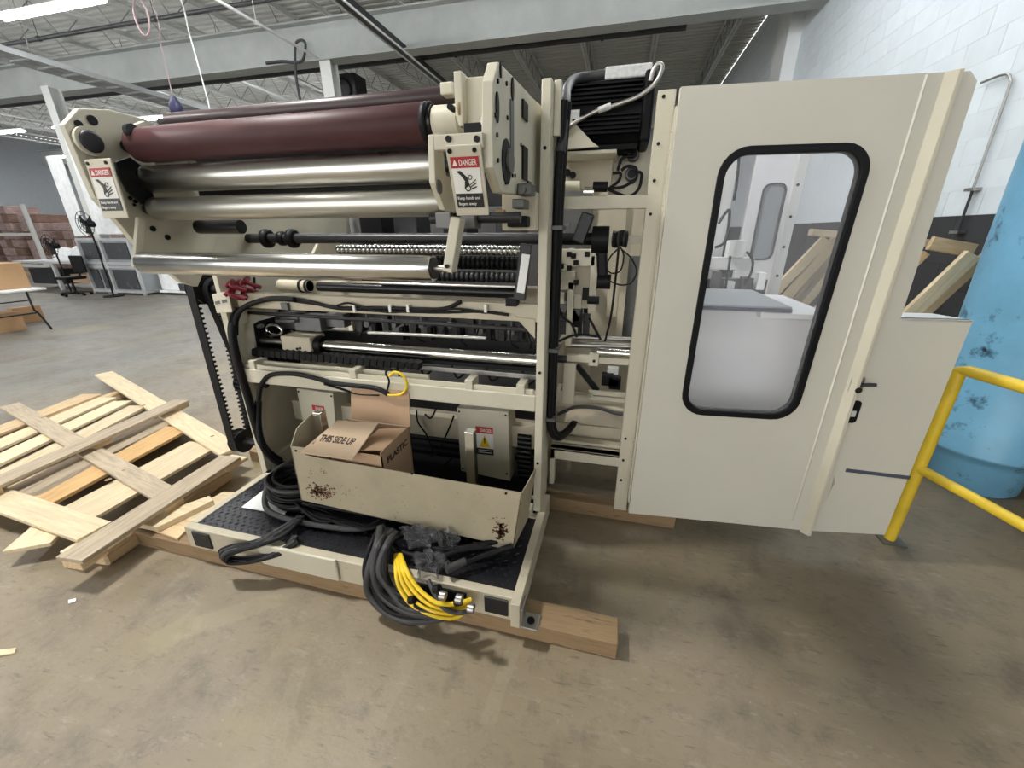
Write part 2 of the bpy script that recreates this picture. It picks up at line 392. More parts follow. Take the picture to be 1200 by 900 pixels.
cand.sort(); rest_w, rest_d = MB(), MB()
for i, (_, _, y, z) in enumerate(cand):
    wh = z > 1.729
    if i < 290 and z > .1:
        o = bpy.data.objects.new('block', bw if wh else bd); COL.objects.link(o); o.parent = wall_r; o.location = (FX1, y, z); o.rotation_euler = (0, 0, random.uniform(-.004, .004))
    else:
        z0, z1 = max(z-CRS/2+.0028, .001), z+CRS/2-.0028
        (rest_w if wh else rest_d).box(FX1+.003, FX1+.05, y-BL/2+.0022, y+BL/2-.0022, z0, z1)
for mbx, mt in ((rest_w, 'block_white'), (rest_d, 'block_dark')):
    o = build(mbx, 'block_courses', mt, wall_r); o['kind'] = 'stuff'
struct(MB().box(FX1-.22, FX1+.01, 10.0, 10.7, 0, DECK), 'trim_1', 'wall_white')
struct(MB().box(FX0, FX1+.2, FY1, FY1+.2, 0, DECK), 'wall_back', 'wall_white')
struct(MB().box(FX0-.2, FX0, FY0, FY1, 0, DECK), 'wall_left', 'wall_grey')
# columns
def column(x, y, lab):
    t = thing('steel_column', (x, y, 0), lab, 'column', None)
    build(MB().box(x-.13, x+.13, y-.13, y-.115, .02, 5.0).box(x-.13, x+.13, y+.115, y+.13, .02, 5.0).box(x-.01, x+.01, y-.12, y+.12, .02, 5.0), 'shaft', 'steel_white', t)
    build(MB().box(x-.2, x+.2, y-.2, y+.2, 0, .02), 'base_plate', 'steel_white', t)
    return t
column(-14.0, 8.6, 'white steel column with white notice boards fixed to it')
cl = column(-6.35, 9.05, 'white steel column with looped dark cable, rising behind the burgundy roller')
build(MB().tube([pY(*k, 8.84) for k in ((312,74),(330,72),(345,73),(355,70),(358,52),(352,47),(346,55),(347,90),(352,118))], .028, 6), 'looped_cable', 'pipe_dark', cl)
for a_ in ((330,72),(349,100)): c = pY(*a_, 8.84); build(MB().cyl(c, (c.x, 8.94, c.z), .012, 6), 'cable_hook', 'steel', cl)
# fluorescent lamps in rows along X
def lamp(x, y, lab, grp, z=5.05, L=2.4, dys=(-.036, .036), hw=.035):
    t = thing('fluorescent_light', (x, y, z), lab, 'light', grp)
    build(MB().box(x-L/2, x+L/2, y-hw, y+hw, z+.022, z+.085), 'housing', 'plastic_white', t)
    for dy in dys: build(MB().cyl((x-L/2+.02, y+dy, z), (x+L/2-.02, y+dy, z), .019, 10), 'tube', 'lamp_tube', t)
    for dx in (-.9, .9): build(MB().cyl((x+dx, y, z+.08), (x+dx, y, DECK+.02), .004, 5), 'hanger', 'steel', t)
for x in (-16.6, -13.0, -9.4, -6.15, -2.6, 0.9):
    lamp(x, 6.15, 'twin tube fluorescent strip light hung in the row before the girder', 'lights in the row before the girder')
def high_bay(x, y, z, lab, grp=None):
    t = thing('high_bay_light', (x, y, z), lab, 'light', grp)
    build(MB().lathe([(0,.245),(.05,.25),(.07,.22),(.10,.12),(.2,.1),(.24,.05)], (x,y,z), (0,0,1), 28), 'housing', 'dark_steel', t)
    build(MB().cyl((x,y,z-.006),(x,y,z-.001),.225,28), 'lens', 'lamp_led', t)
    build(MB().cyl((x,y,z+.24),(x,y,DECK+.02),.006,6), 'hanger', 'steel', t)
lamp(0.9, 3.9, 'added twin tube strip light out of view behind the machine door', None)  # added out of view to brighten the block wall
high_bay(-2.65, 1.15, 4.65, 'round high bay light hung over the rollers of the machine')
high_bay(-8.9, 1.15, 4.65, 'round high bay light hung over the grey bay beyond the pallets')
for x in (-26, -22.1, -18.2, -14.3, -10.4):
    lamp(x, 11.6, 'twin tube fluorescent strip light hung beyond the girder', 'lights beyond the girder')
for x in (-26, -21, -16, -11):
    lamp(x, 15.6, 'twin tube fluorescent strip light hung along the back wall', 'lights along the back wall')
# pipes and tracks under the roof
def pipe(name, p, q, r, m, lab, cat, grp=None):
    mb = MB().cyl(p, q, r, 10)
    d = V(q)-V(p); n = max(2, int(d.length/3))
    for i in range(n):
        c = V(p)+d*((i+.5)/n); mb.cyl(c, (c.x, c.y, DECK+.02), .006, 5); u = d.normalized()*.03; mb.cyl(c-u, c+u, r*1.35, 10)
    return single(mb, name, m, lab, cat, grp)
pipe('sprinkler_pipe', (FX0+.1, 9.85, 5.19), (FX1-2.0, 9.85, 5.19), .05, 'pipe_dark', 'dark sprinkler main running just behind the white girder', 'pipe')
pipe('sprinkler_pipe', (FX0+.1, 7.6, 5.45), (FX1-.6, 7.6, 5.45), .035, 'pipe_dark', 'dark sprinkler pipe running in front of the white girder', 'pipe')
pipe('sprinkler_pipe', (FX0+.1, 5.2, 5.5), (-5.0, 5.2, 5.5), .03, 'pipe_dark', 'short dark sprinkler branch above the strip lights', 'pipe')
mb = MB().box(-4.62, -4.50, 3.0, 14.0, 4.98, 5.10).box(-4.64, -4.625, 3.0, 14.0, 4.97, 5.0).box(-4.495, -4.48, 3.0, 14.0, 4.97, 5.0)
for y in (4, 7, 10, 13): mb.cyl((-4.56, y, 5.1), (-4.56, y, DECK+.02), .008, 6)
t = thing('hanging_track', (-4.56, 8.5, 4.97), 'dark ceiling track with two bright edges hanging above the burgundy roller', 'track')
build(MB().box(-4.62, -4.50, 3.0, 14.0, 4.99, 5.12), 'channel', 'pipe_dark', t)
for x in (-4.635, -4.485): build(MB().box(x-.012, x+.012, 3.0, 14.0, 4.97, 5.0), 'edge_strip', 'white_metal', t)
for y in (4, 7, 10, 13): build(MB().cyl((-4.56, y, 5.12), (-4.56, y, DECK+.02), .008, 6), 'hanger', 'steel', t)
# pale cable trays at far left
for k, (x, z, lab) in enumerate(((-11.6, 4.75, 'pale grey cable tray with two rails beside the notice board column'), (-8.0, 5.0, 'thin white conduit running under the roof joists'))):
    if k == 0:
        t = thing('cable_tray', (x, 9, z), lab, 'cable tray')
        for dx in (-.3, .3): build(MB().box(x+dx-.02, x+dx+.02, 2.6, 17, z, z+.1), 'rail', 'steel_greywhite', t)
        rg = MB(); y = 2.8
        while y < 17: rg.box(x-.28, x+.28, y-.02, y+.02, z+.01, z+.04); y += .4
        build(rg, 'rungs', 'steel_greywhite', t)
        for dx in (-.17,-.02,.13): build(MB().cyl((x+dx,2.6,z+.07),(x+dx,17,z+.07),.035,8), 'tray_pipe', 'steel_greywhite', t)
        hg = MB()
        for y in (4, 7, 10, 13, 16): hg.cyl((x, y, z+.03), (x, y, DECK+.02), .008, 6)
        build(hg, 'hangers', 'steel', t)
    else:
        pipe('conduit', (x+1.6, 2.6, z), (x+1.6, 8.8, z), .025, 'white_metal', lab, 'conduit')
# drop cords
single(MB().tube([V((pY(211,-3,7.0).x-.3, 7.0, DECK+.02)), pY(211, -3, 7.0), pY(222, 40, 7.0), pY(236, 90, 7.0), pY(248, 140, 7.0), pY(252, 200, 7.0)], .012, 6), 'hanging_cable', 'white_metal', 'straight white drop cord hanging before the white girder', 'cord')
t = thing('drop_plug', pY(206, 140, 6.6), 'white drop cord ending in a dark blue plug', 'cord')
build(MB().tube([V((pY(184,20,6.6).x-.1, 6.6, DECK+.02)), pY(184, 20, 6.6), pY(187, 45, 6.6), pY(196, 85, 6.6), pY(206, 130, 6.6)], .007, 6), 'cord', 'hose_pink', t)
p = pY(206, 125, 6.6); build(MB().lathe([(0,.03),(.03,.09),(.15,.11),(.25,.06),(.3,.03)], p-V((0,0,.15)), (0,0,1), 12), 'plug', 'blue_dark', t)
c = pY(166, 20, 6.4); t = thing('hose_loop', c-V((0,0,.24)), 'loop of pink hose hung under the roof deck', 'hose')
build(MB().tube([c+V((.14*cos(a), 0, .24*sin(a))) for a in [2*pi*i/12 for i in range(12)]], .016, 6, closed=True), 'hose', 'hose_pink', t)
build(MB().cyl(c+V((0,0,.24)), (c.x, c.y, DECK+.02), .006, 6), 'hanger', 'steel', t)
# bent conduit on the block wall
wx = FX1-.03
q = [pX(*a, wx) for a in ((1150, 97), (1177, 87), (1184, 92), (1180, 110), (1140, 222), (1122, 272))]
t = thing('wall_conduit', (wx, q[-1].y, q[-1].z), 'grey bent conduit running down the white block wall', 'conduit')
build(MB().tube(q[:5], .010, 8, res=6), 'pipe', 'steel', t)
build(MB().tube([q[4], q[5]], .010, 8, smooth=False), 'dark_pipe', 'pipe_dark', t)
for k in (4, 5): build(MB().box(wx-.03, wx+.03, q[k].y-.05, q[k].y+.05, q[k].z-.012, q[k].z+.012), 'clip', 'steel', t)
# ================================================================== THE MACHINE
MC = thing('slitting_machine', (-.9, 1.9, .09), 'large cream slitting and rewinding machine with burgundy and chrome rollers, standing on timber skids', 'machine')
def part(mb, name, m, bevel=0, parent=None, label=None): return build(mb, name, m, parent or MC, bevel, label)
B = lambda *a: MB().box(*a)
XL, XR = -2.04, -.325              # inner face of the left side plate, outer frame of the right post
# ---- base platform
part(B(-2.02,-.30,1.16,1.20,.09,.215).box(-2.02,-1.98,1.20,1.70,.12,.215).box(-2.02,-.30,1.66,1.70,.09,.215), 'platform_frame', 'cream_dirty', .004)
part(B(-.30,-.262,1.125,1.86,.10,.225), 'platform_side_rail', 'cream_dirty', .003)
tp = part(B(-1.98,-.302,1.20,1.66,.195,.209), 'tread_plate', 'tread')
dm = MB(); k = 0; y = 1.22
while y < 1.65:
    x = -1.96+(.02 if k % 2 else 0)
    while x < -.32:
        a = .7 if k % 2 else -.7; c = V((x, y, .2095)); u = V((cos(a), sin(a), 0)); v = V((-sin(a), cos(a), 0))
        dm.add([c-u*.013, c-v*.0042, c+u*.013, c+v*.0042, c+V((0,0,.004))], [(0,1,4),(1,2,4),(2,3,4),(3,0,4)]); x += .04
    y += .026; k += 1
o = part(dm, 'tread_pattern', 'tread', parent=tp); o['kind'] = 'stuff'
part(B(-1.55,-1.12,1.145,1.16,.10,.225), 'front_cover', 'cream', .008)
part(B(-.42,-.318,1.152,1.162,.115,.20), 'tube_end', 'dark_steel', .003)
part(B(-.74,-.50,1.15,1.163,.12,.19), 'cable_opening', 'black')
part(B(-1.97,-1.86,1.152,1.162,.11,.20), 'tube_end', 'dark_steel', .003)
fb = part(B(-.262,-.19,1.135,1.21,.09,.10).box(-.262,-.252,1.135,1.21,.10,.19), 'foot_bracket', 'steel', .003)
part(MB().cyl((-.225,1.17,.10),(-.225,1.17,.107),.016,12), 'bolt', 'black', parent=fb)
# diamond shaped patch plates
q = [pZ(*a, .212) for a in ((283,595),(310,574),(340,590),(334,603))]
part(MB().prism(q, (0,0,.004)), 'patch_plate', 'white_metal')
# ---- left side plate (inner face seen), with cut outs built as a frame of bars
lp = MB()
def yz(x, *pts): return [(x, a, b) for a, b in pts]
lp.prism(yz(XL-.04, (1.70,.12),(1.76,.12),(1.76,1.30),(1.70,1.30)), (.04,0,0))           # front upright
lp.prism(yz(XL-.04, (1.76,1.12),(3.0,1.12),(3.0,1.30),(1.76,1.30)), (.04,0,0))
lp.prism(yz(XL-.04, (2.75,.12),(3.0,.12),(3.0,1.12),(2.75,1.12)), (.04,0,0))
lp.prism(yz(XL-.04, (1.76,.80),(2.75,.72),(2.75,.84),(1.76,.90)), (.04,0,0))
lp.prism(yz(XL-.04, (1.76,.90),(1.86,.90),(1.95,1.12),(1.76,1.12)), (.04,0,0))
lp.prism(yz(XL-.04, (1.76,.12),(2.75,.12),(2.75,.26),(1.76,.26)), (.04,0,0))
lpo = part(lp, 'left_side_plate', 'cream', .003)
part(B(XL-.036,XL-.030,1.76,2.75,.26,.80), 'inner_cover', 'cream_dirty', parent=lpo)
# upper wall of the left plate that carries the rollers
up = [pX(*a, -2.0) for a in ((75,146),(92,127),(128,128),(172,140),(250,200),(262,262),(232,336),(212,330),(165,292),(140,262),(112,232),(96,196))]
part(MB().prism(up, (-.03,0,0)), 'left_roller_plate', 'cream', .003)
# holes and bolts on it
for px, py, r in ((92,145.5,.013),(108,141,.017),(143,241,.012),(152,232,.008),(158,236,.008),(157,240,.006),(179,268,.012),(196,278,.012),(93,166,.012)):
    c = pX(px, py, -1.998); part(MB().cyl(c, c+V((.004,0,0)), r, 12), 'bolt_hole', 'black')
c = pX(104,166,-1.995); part(MB().cyl(c, c+V((.014,0,0)), .050, 24), 'bearing_housing', 'cream', .004)
c = pX(107,166,-1.981); part(MB().lathe([(0,.038),(.006,.038),(.010,.030)], c, (1,0,0), 24), 'bearing_cap', 'dark_steel')
part(MB().cyl((-2.0,1.42,1.937),(-1.93,1.42,1.937),.022,14), 'shaft_stub', 'dark_steel')
q = [pX(*a, -1.93) for a in ((143,150),(163,142),(168,150),(155,172))]
part(MB().prism(q, (.03,0,0)), 'clamp_block', 'cream', .003)
c = pX(152,154,-1.9); part(MB().cyl(c, c+V((.02,0,0)), .026, 14), 'clamp_bolt', 'dark_steel')
q = [pX(*a, -1.95) for a in ((133,190),(150,184),(170,200),(180,238),(165,240),(148,225),(137,205))]
part(MB().prism(q, (.012,0,0)), 'gear_cover', 'black', .002)
c = pX(163,212,-1.945)
# ---- danger guards
def guard(T, YB, X0, X1, name, lab):
    """leaning guard plate; T = top (y, z), bottom y/z = YB"""
    p00 = V((X0, YB[0], YB[1])); p10 = V((X1, YB[0], YB[1])); p01 = V((X0, T[0], T[1])); p11 = V((X1, T[0], T[1]))
    ux = V((1,0,0)); uy = (p01-p00).normalized(); n = ux.cross(uy); W = X1-X0; H = (p01-p00).length
    g = part(MB().prism([p00, p10, p11, p01], -n*.008), name, 'cream', .003)
    def q(a0, a1, b0, b1, m, nm, e=.0015):
        return part(MB().prism([p00+ux*a0*W+uy*b0*H+n*.0004, p00+ux*a1*W+uy*b0*H+n*.0004, p00+ux*a1*W+uy*b1*H+n*.0004, p00+ux*a0*W+uy*b1*H+n*.0004], n*e), nm, m, parent=g)
    A = lambda a, b, e=.003: p00+ux*a*W+uy*b*H+n*e
    q(.10,.90,.13,.85,'white_sign','sign_panel'); q(.10,.90,.70,.85,'red_sign','sign_header',.0022); q(.10,.90,.13,.34,'black_sign','sign_footer',.0022)
    text('lettering','DANGER', A(.34,.735), ux, uy, H*.115, 'white_sign', g, W*.50)
    text('lettering','Keep hands and', A(.15,.255), ux, uy, H*.062, 'white_sign', g, W*.66)
    text('lettering','fingers away', A(.15,.17), ux, uy, H*.062, 'white_sign', g, W*.54)
    part(MB().prism([A(.15,.735), A(.29,.735), A(.22,.82)], n*.001), 'warning_triangle', 'white_sign', parent=g)
    pic = MB(); pic.prism([A(.22,.66),A(.34,.665),A(.52,.57),A(.56,.46),A(.40,.41),A(.44,.52),A(.34,.60)], n*.001)
    for a, b, r in ((.60,.57,.055),(.50,.42,.075)):
        o_ = [A(a,b)+ux*cos(t)*r*W*1.15+uy*sin(t)*r*W*1.15 for t in [2*pi*i/16 for i in range(16)]]
        i_ = [A(a,b)+ux*cos(t)*r*W*.8+uy*sin(t)*r*W*.8 for t in [2*pi*i/16 for i in range(16)]]
        pic.frame(o_, i_, n*.001)
    for k in range(3): pic.prism([A(.57,.47-.03*k), A(.57,.455-.03*k), A(.76,.45-.05*k+.08), A(.76,.465-.05*k+.08)], n*.001)
    part(pic, 'pictogram', 'black_sign', parent=g)
    for a in (.12,.82): part(MB().cyl(A(a,.93,0), A(a,.93,.004), .006, 10), 'bolt', 'black', parent=g)
    return g
a = pY(521,171,1.12); b = pY(563,169,1.12); c0 = pX(535,253,a.x)
guard((1.12, a.z), (c0.y, c0.z), a.x, b.x, 'danger_guard', '')
a2 = pY(98,187,1.24); b2 = pY(128,184,1.24); c2 = pX(121,256,a2.x)
guard((1.24, a2.z), (c2.y, c2.z), a2.x, b2.x, 'danger_guard', '')
# ---- right end assembly
rp = [pX(*k_, -.347) for k_ in ((584,72),(578,94),(577,150),(578,196),(588,226),(617,229),(640,236),(641,130),(624,114),(600,88))]
rpo = part(MB().prism(rp, (-.03,0,0)), 'right_roller_plate', 'cream', .003)
for px, py, ry, rz in ((600,105,.012,.03),(582,126,.014,.035),(586,82,.006,.018),(593,190,.05,.06)):
    c = pX(px,py,-.347); n_ = 18
    part(MB().prism([c+V((0, ry*cos(t), rz*sin(t))) for t in [2*pi*i/n_ for i in range(n_)]], (.004,0,0)), 'plate_hole', 'black', parent=rpo)
for px, py, dy, dz in ((614,130,.035,.025),(614,192,.035,.05),(619,220,.03,.02)):
    c = pX(px,py,-.347); part(MB().box(-.347,-.340,c.y-dy,c.y+dy,c.z-dz,c.z+dz), 'plate_hole', 'black', parent=rpo)
for px, py in ((583,95),(580,135),(593,98),(594,138),(582,158),(583,188),(600,206),(603,206),(592,214),(610,170)):
    c = pX(px,py,-.347); part(MB().cyl(c, c+V((.004,0,0)), .006, 8), 'plate_hole', 'black', parent=rpo)
c = pX(600,155,-.345); part(B(-.348,-.343,c.y-.018,c.y+.018,c.z-.08,c.z+.08), 'plate_slot', 'grey_steel', parent=rpo)
c = pX(596,189,-.345); part(MB().cyl(c, c+V((.010,0,0)), .034, 16), 'bearing_cap', 'grey_steel')
for py in (143.5,176): 
    c = pY(572,py,1.19); part(MB().cyl(c+V((0,-.015,0)), c+V((0,.02,0)), .017, 8), 'plate_bolt', 'steel')
# bearing bracket
a = pY(541,91,1.32); b = pY(569,145,1.32); part(B(a.x,b.x,1.32,1.5,b.z,a.z), 'bearing_bracket', 'cream', .004)
a = pY(531,83,1.28); b = pY(543,148,1.28); part(MB().prism([(a.x,1.28,a.z),(b.x,1.28,a.z),(b.x,1.28,a.z-.03),(b.x,1.28,b.z),(a.x+.01,1.28,b.z),(a.x,1.28,b.z+.03)], (0,.22,0)), 'bearing_plate', 'cream', .004)
c = pY(536,130,1.3); part(MB().cyl((-.62,1.42,1.937),(-.575,1.42,1.937),.05,22).cyl((-.57,1.40,1.937),(-.53,1.40,1.937),.044,22), 'bearing_housing', 'cream', .004)
c = pY(540,130,1.30); part(MB().cyl(c, c+V((.006,0,0)), .026, 16), 'housing_hole', 'skid_wood')
c = pY(530,127,1.30); part(MB().cyl(c+V((0,-.02,0)), c+V((0,.01,0)), .009, 10), 'set_screw', 'black')
c = pY(522,104,1.45); part(MB().box(c.x-.02,c.x+.025,1.45,1.50,c.z-.015,c.z+.02), 'clamp_block', 'cream', .005)
c = pY(563,148,1.25); part(B(c.x-.05,c.x+.01,1.25,1.35,c.z-.012,c.z+.01), 'spacer', 'black')
# sub bracket with the upper crossbar
sx = -.57
q = [pX(*k_, sx) for k_ in ((501,158),(510,157),(516,205),(530,212),(530,250),(515,246),(503,215))]
part(MB().prism(q, (.02,0,0)), 'guard_bracket', 'cream', .003)
a = pY(508,158,1.13); b = pY(566,173,1.13); part(B(a.x,b.x,1.13,1.16,b.z,a.z), 'guard_crossbar', 'cream', .003)
for px in (526,559): c = pY(px,163,1.13); part(MB().cyl(c-V((0,.006,0)), c, .008, 10), 'bolt', 'black')
c = pX(514,219,sx+.02); part(MB().cyl(c, c+V((.004,0,0)), .02, 14), 'bracket_hole', 'grey_steel')
# hanging arm of the free roller
p0 = pY(537,255,1.30); p1 = pY(527,318,1.30)
part(MB().bar(p0, p1, .034, .05, (0,1,0)), 'roller_arm', 'cream', .004)
c = pY(524,312,1.27); part(MB().cyl(c-V((0,.004,0)), c, .007, 10), 'bolt', 'black'); c = pY(530,313,1.27)
p0 = pX(165,256,-1.93); p1 = pX(160,314,-1.93); part(MB().bar(p0, p1, .02, .03, (0,1,0)), 'roller_arm', 'cream', .003)
# guard rod with its square clamps
a = pY(505,256,1.40); b = pY(634,256,1.40)
part(MB().cyl(a, (-.33,1.40,a.z), .018, 12), 'guard_rod', 'dark_steel')
for x0, x1 in ((511,530),(540,558)):
    u = pY(x0,249,1.37); v = pY(x1,268,1.37); part(B(u.x,v.x,1.36,1.43,v.z,u.z), 'rod_clamp', 'grey_steel', .004)
u = pY(594,253,1.5); v = pY(608,266,1.5); part(B(u.x,v.x+.03,1.5,1.56,v.z,u.z), 'rod_clamp', 'black', .004)
u = pY(581,247,1.45); v = pY(592,253,1.45); part(MB().cyl((u.x,1.45,(u.z+v.z)/2),(v.x,1.45,(u.z+v.z)/2),.012,10), 'brass_fitting', 'wood_orange')
u = pY(606,215,1.42); v = pY(622,228,1.42); part(B(u.x,v.x,1.42,1.5,v.z,u.z).cyl((u.x+.02,1.40,u.z-.02),(u.x+.02,1.42,u.z-.02),.012), 'valve_block', 'grey_steel', .003)
u = pY(600,233,1.42); v = pY(614,244,1.42); part(B(u.x,v.x,1.42,1.5,v.z,u.z), 'valve_block', 'grey_steel', .003)
u = pY(588,226,1.55); v = pY(628,270,1.55); part(B(u.x,v.x,1.55,1.60,v.z,u.z), 'back_plate', 'cream_dirty', .003)
# ---- rollers
def roller(x0, x1, y, z, r, m, jr=.018, jl=.07, jm='dark_steel', name='roller', ch=.006):
    o = part(MB().lathe([(0,r-ch),(ch,r),(x1-x0-ch,r),(x1-x0,r-ch)], (x0,y,z), (1,0,0), 40), name, m)
    for s in (0,1):
        a = (x0-jl if s == 0 else x1, y, z); b = (x0 if s == 0 else x1+jl, y, z)
        part(MB().cyl(a, b, jr, 14), 'journal', jm, parent=o)
    return o
roller(-1.93,-.645,1.42,1.937,.062,'burgundy',.026,.06,'black','rubber_roller',.004)
part(MB().lathe([(0,.058),(.0,.0632),(.02,.0632),(.02,.058)], (-.655,1.42,1.937), (1,0,0), 30), 'roller_collar', 'black')
part(MB().lathe([(0,.054),(.012,.054)], (-.635,1.42,1.937), (1,0,0), 30), 'roller_collar', 'black_gloss')
roller(-1.96,-.62,1.60,2.062,.030,'dark_maroon',.015,.05,'dark_steel','idler_roller',.003)
roller(-1.95,-.60,1.43,1.815,.051,'roller_steel',.02,.05,'dark_steel','chrome_roller')
roller(-1.94,-.59,1.42,1.700,.045,'roller_matte',.02,.05,'dark_steel','chrome_roller')
fr = roller(-1.925,-.61,1.30,1.488,.044,'chrome',.012,.055,'steel','free_roller',.003)
part(MB().cyl((-.612,1.30,1.488),(-.606,1.30,1.488),.036,24), 'end_cap', 'dark_steel', parent=fr)
part(B(-1.97,-.40,1.66,1.69,1.70,2.02), 'roller_back_beam', 'dark_steel')
part(B(-1.93,-1.75,1.46,1.50,1.86,1.885), 'bearing_strip', 'cream')
# ---- right post and frame beams
part(B(XR,-.288,1.70,1.90,.225,2.12), 'right_post', 'cream', .004)
part(B(-.335,-.305,1.90,3.0,.225,.95).box(-.335,-.305,1.90,3.0,1.35,1.5), 'right_side_plate', 'cream_dirty', .003)
for z in (.52,1.0,1.9): part(MB().cyl((-.307,1.696,z),(-.307,1.70,z),.007,10), 'bolt', 'black')
part(B(-.40,-.325,1.64,1.70,.225,.275), 'post_foot', 'cream_dirty', .003)
q = [pY(*k_, 1.73) for k_ in ((641,92),(648,88),(650,118),(641,140))]
part(B(-.288,-.262,1.76,1.80,1.95,2.13), 'post_head', 'cream', .003)
ub = part(B(XL,XR,1.75,1.81,1.222,1.302), 'upper_beam', 'cream_dirty', .004)
part(B(-1.70,-1.66,1.73,1.75,1.225,1.26), 'cable_clip', 'grey_steel', parent=ub)
q = [pY(*k_, 1.745) for k_ in ((603,371),(627,374),(627,397))]
part(MB().prism(q, (0,.012,0)), 'gusset', 'cream_dirty', .002)
mbm = part(B(XL,XR,1.70,1.78,.800,.882), 'middle_beam', 'cream', .004)
part(B(XL,-.34,1.715,1.73,.882,.905), 'rail', 'cream', .002, parent=mbm)
part(B(XL,-.9,1.765,1.78,.882,.915), 'rail', 'cream', .002, parent=mbm)
for x in (-1.96,-1.31,-.66,-.40): part(B(x-.02,x+.02,1.705,1.80,.882,.93), 'rail_bracket', 'cream', .003, parent=mbm)
lb = part(B(XL,XR,2.0,2.06,.42,.56), 'lower_beam', 'cream_dirty', .004)
part(B(XL,XR,2.3,2.36,.30,.36), 'lower_beam', 'cream_dirty', .004)
part(B(XL,XR,2.05,2.09,.30,.33), 'lower_rod', 'dark_steel')
part(B(XL,XR,2.78,2.80,.22,1.22), 'rear_panel', 'grey_steel')  # both rear panels: shade inside the machine put into the dark colour
part(B(-3.0,-.2,2.95,2.97,1.20,1.95), 'rear_panel', 'grey_steel')
part(MB().prism(yz(XL-.03, (1.70,1.30),(2.9,1.30),(2.9,1.78),(1.70,1.78)), (.03,0,0)), 'left_upper_plate', 'cream', .003)
for x0_, m_ in ((-1.62,'black'),(-1.38,'dark_steel'),(-1.05,'black'),(-.72,'dark_steel')): part(B(x0_,x0_+.16,2.4,2.6,1.52,1.72), 'drive_unit', m_, .01)
part(B(XL,XR,2.30,2.42,1.20,1.30), 'rear_beam', 'cream_dirty', .003)
part(B(-1.98,XR,1.70,2.75,.15,.17), 'sump_tray', 'black')
# ---- dark rods, slitter shafts
part(MB().cyl((XL,1.95,1.575),(XR,1.95,1.575),.026,18), 'drive_tube', 'dark_steel')
for x, r in ((-1.93,.05),(-1.83,.038),(-1.76,.05)):
    part(MB().lathe([(0,r*.8),(.008,r),(.03,r),(.04,r*.8)], (x,1.95,1.575), (1,0,0), 20), 'tube_collar', 'black')
def ringed(x0, x1, y, z, r0, r1, step, m, name):
    pr = []; x = 0
    while x < x1-x0:
        pr += [(x, r0), (x+.0001, r1), (x+step*.72, r1), (x+step*.7201, r0)]; x += step
    return part(MB().lathe(pr, (x0,y,z), (1,0,0), 20), name, m)
ringed(-1.50,-.46,2.0,1.518,.012,.024,.0262,'chrome','slitter_shaft')
ringed(-1.0,-.46,1.95,1.395,.016,.026,.0262,'dark_steel','slitter_shaft')
ringed(-1.5,-.46,2.06,1.455,.022,.034,.0262,'black','slitter_shaft')
part(MB().cyl((-1.60,1.92,1.325),(-.46,1.92,1.325),.026,20), 'black_roller', 'black_gloss')
part(MB().cyl((-1.86,1.92,1.325),(-1.66,1.92,1.325),.032,18), 'shaft_coupling', 'cream_dirty', .003)
for x in (-1.72,-1.68): part(MB().lathe([(0,.03),(.004,.036),(.016,.036),(.02,.03)], (x,1.92,1.325), (1,0,0), 18), 'coupling_ring', 'black')
part(MB().cyl((-1.2,1.90,1.355),(-.46,1.90,1.355),.007,10), 'guide_rod', 'steel')
part(B(-1.35,-.42,2.1,2.4,1.595,1.60), 'paper_sheet', 'plastic_white')
part(MB().cyl((-1.95,1.6,1.63),(-1.70,1.6,1.63),.03,16), 'end_tube', 'black_gloss')
for x in (-1.80,-1.40): part(MB().prism([(x,2.1,1.45),(x,2.25,1.60),(x,2.4,1.60),(x,2.4,1.45)], (.02,0,0)), 'shaft_bracket', 'cream_dirty', .002)
# inclined slide right of the shafts, reflection on its mirror face painted white
a = pY(617,287,1.72); b = pY(612,352,1.72)
sl = part(MB().bar(pY(617,286,1.72), pY(609,351,1.72), .05, .03, (0,1,0)), 'slide_body', 'dark_steel', .003)
part(MB().bar(pY(616.5,298,1.70), pY(610,343,1.70), .034, .01, (0,1,0)), 'slide_face', 'white_metal', .001, parent=sl)
part(B(-.47,-.42,1.71,1.77,1.295,1.33), 'slide_foot', 'black', .002)
# ---- chrome bar, carriage, cable chain
part(MB().cyl((-1.66,1.88,1.0),(XR,1.88,1.0),.031,26), 'chrome_bar', 'chrome')
part(MB().cyl((XL,1.88,1.0),(-1.74,1.88,1.0),.018,16), 'chrome_bar_end', 'steel')
part(B(-1.66,XR,1.86,1.90,.945,.966), 'bar_support', 'black')
part(B(-1.66,XR,1.845,1.86,.91,.935), 'rail_lower', 'steel', .002)
cg = part(B(-1.84,-1.64,1.82,1.95,.945,1.055), 'carriage', 'cream_dirty', .008)
part(MB().lathe([(0,.045),(.04,.055),(.06,.05)], (-1.66,1.88,1.0), (1,0,0), 20), 'carriage_seal', 'black', parent=cg)
for x, z in ((-1.735,.985),(-1.715,.99)): part(MB().cyl((x,1.816,z),(x,1.82,z),.008,8), 'bolt', 'black', parent=cg)
part(B(-1.80,-1.62,1.90,2.05,1.07,1.15).box(-1.62,-1.50,1.95,2.02,1.09,1.17), 'carriage_slide', 'grey_steel', .004)
part(B(-1.95,-1.82,1.92,2.05,1.07,1.16), 'carriage_motor', 'dark_steel', .006)
for k in range(5):
    y = 1.90+k*.03; part(MB().cyl((-1.92,y,1.12+.012*k),(-1.76,y-.03,1.13+.012*k),.009,8), 'air_line', 'grey_steel')
c = V((-1.93,1.88,1.07)); part(MB().tube([c+V((.05*cos(t)*1.1, 0, .03*sin(t))) for t in [2*pi*i/10 for i in range(10)]], .008, 6, closed=True), 'air_line', 'chrome')
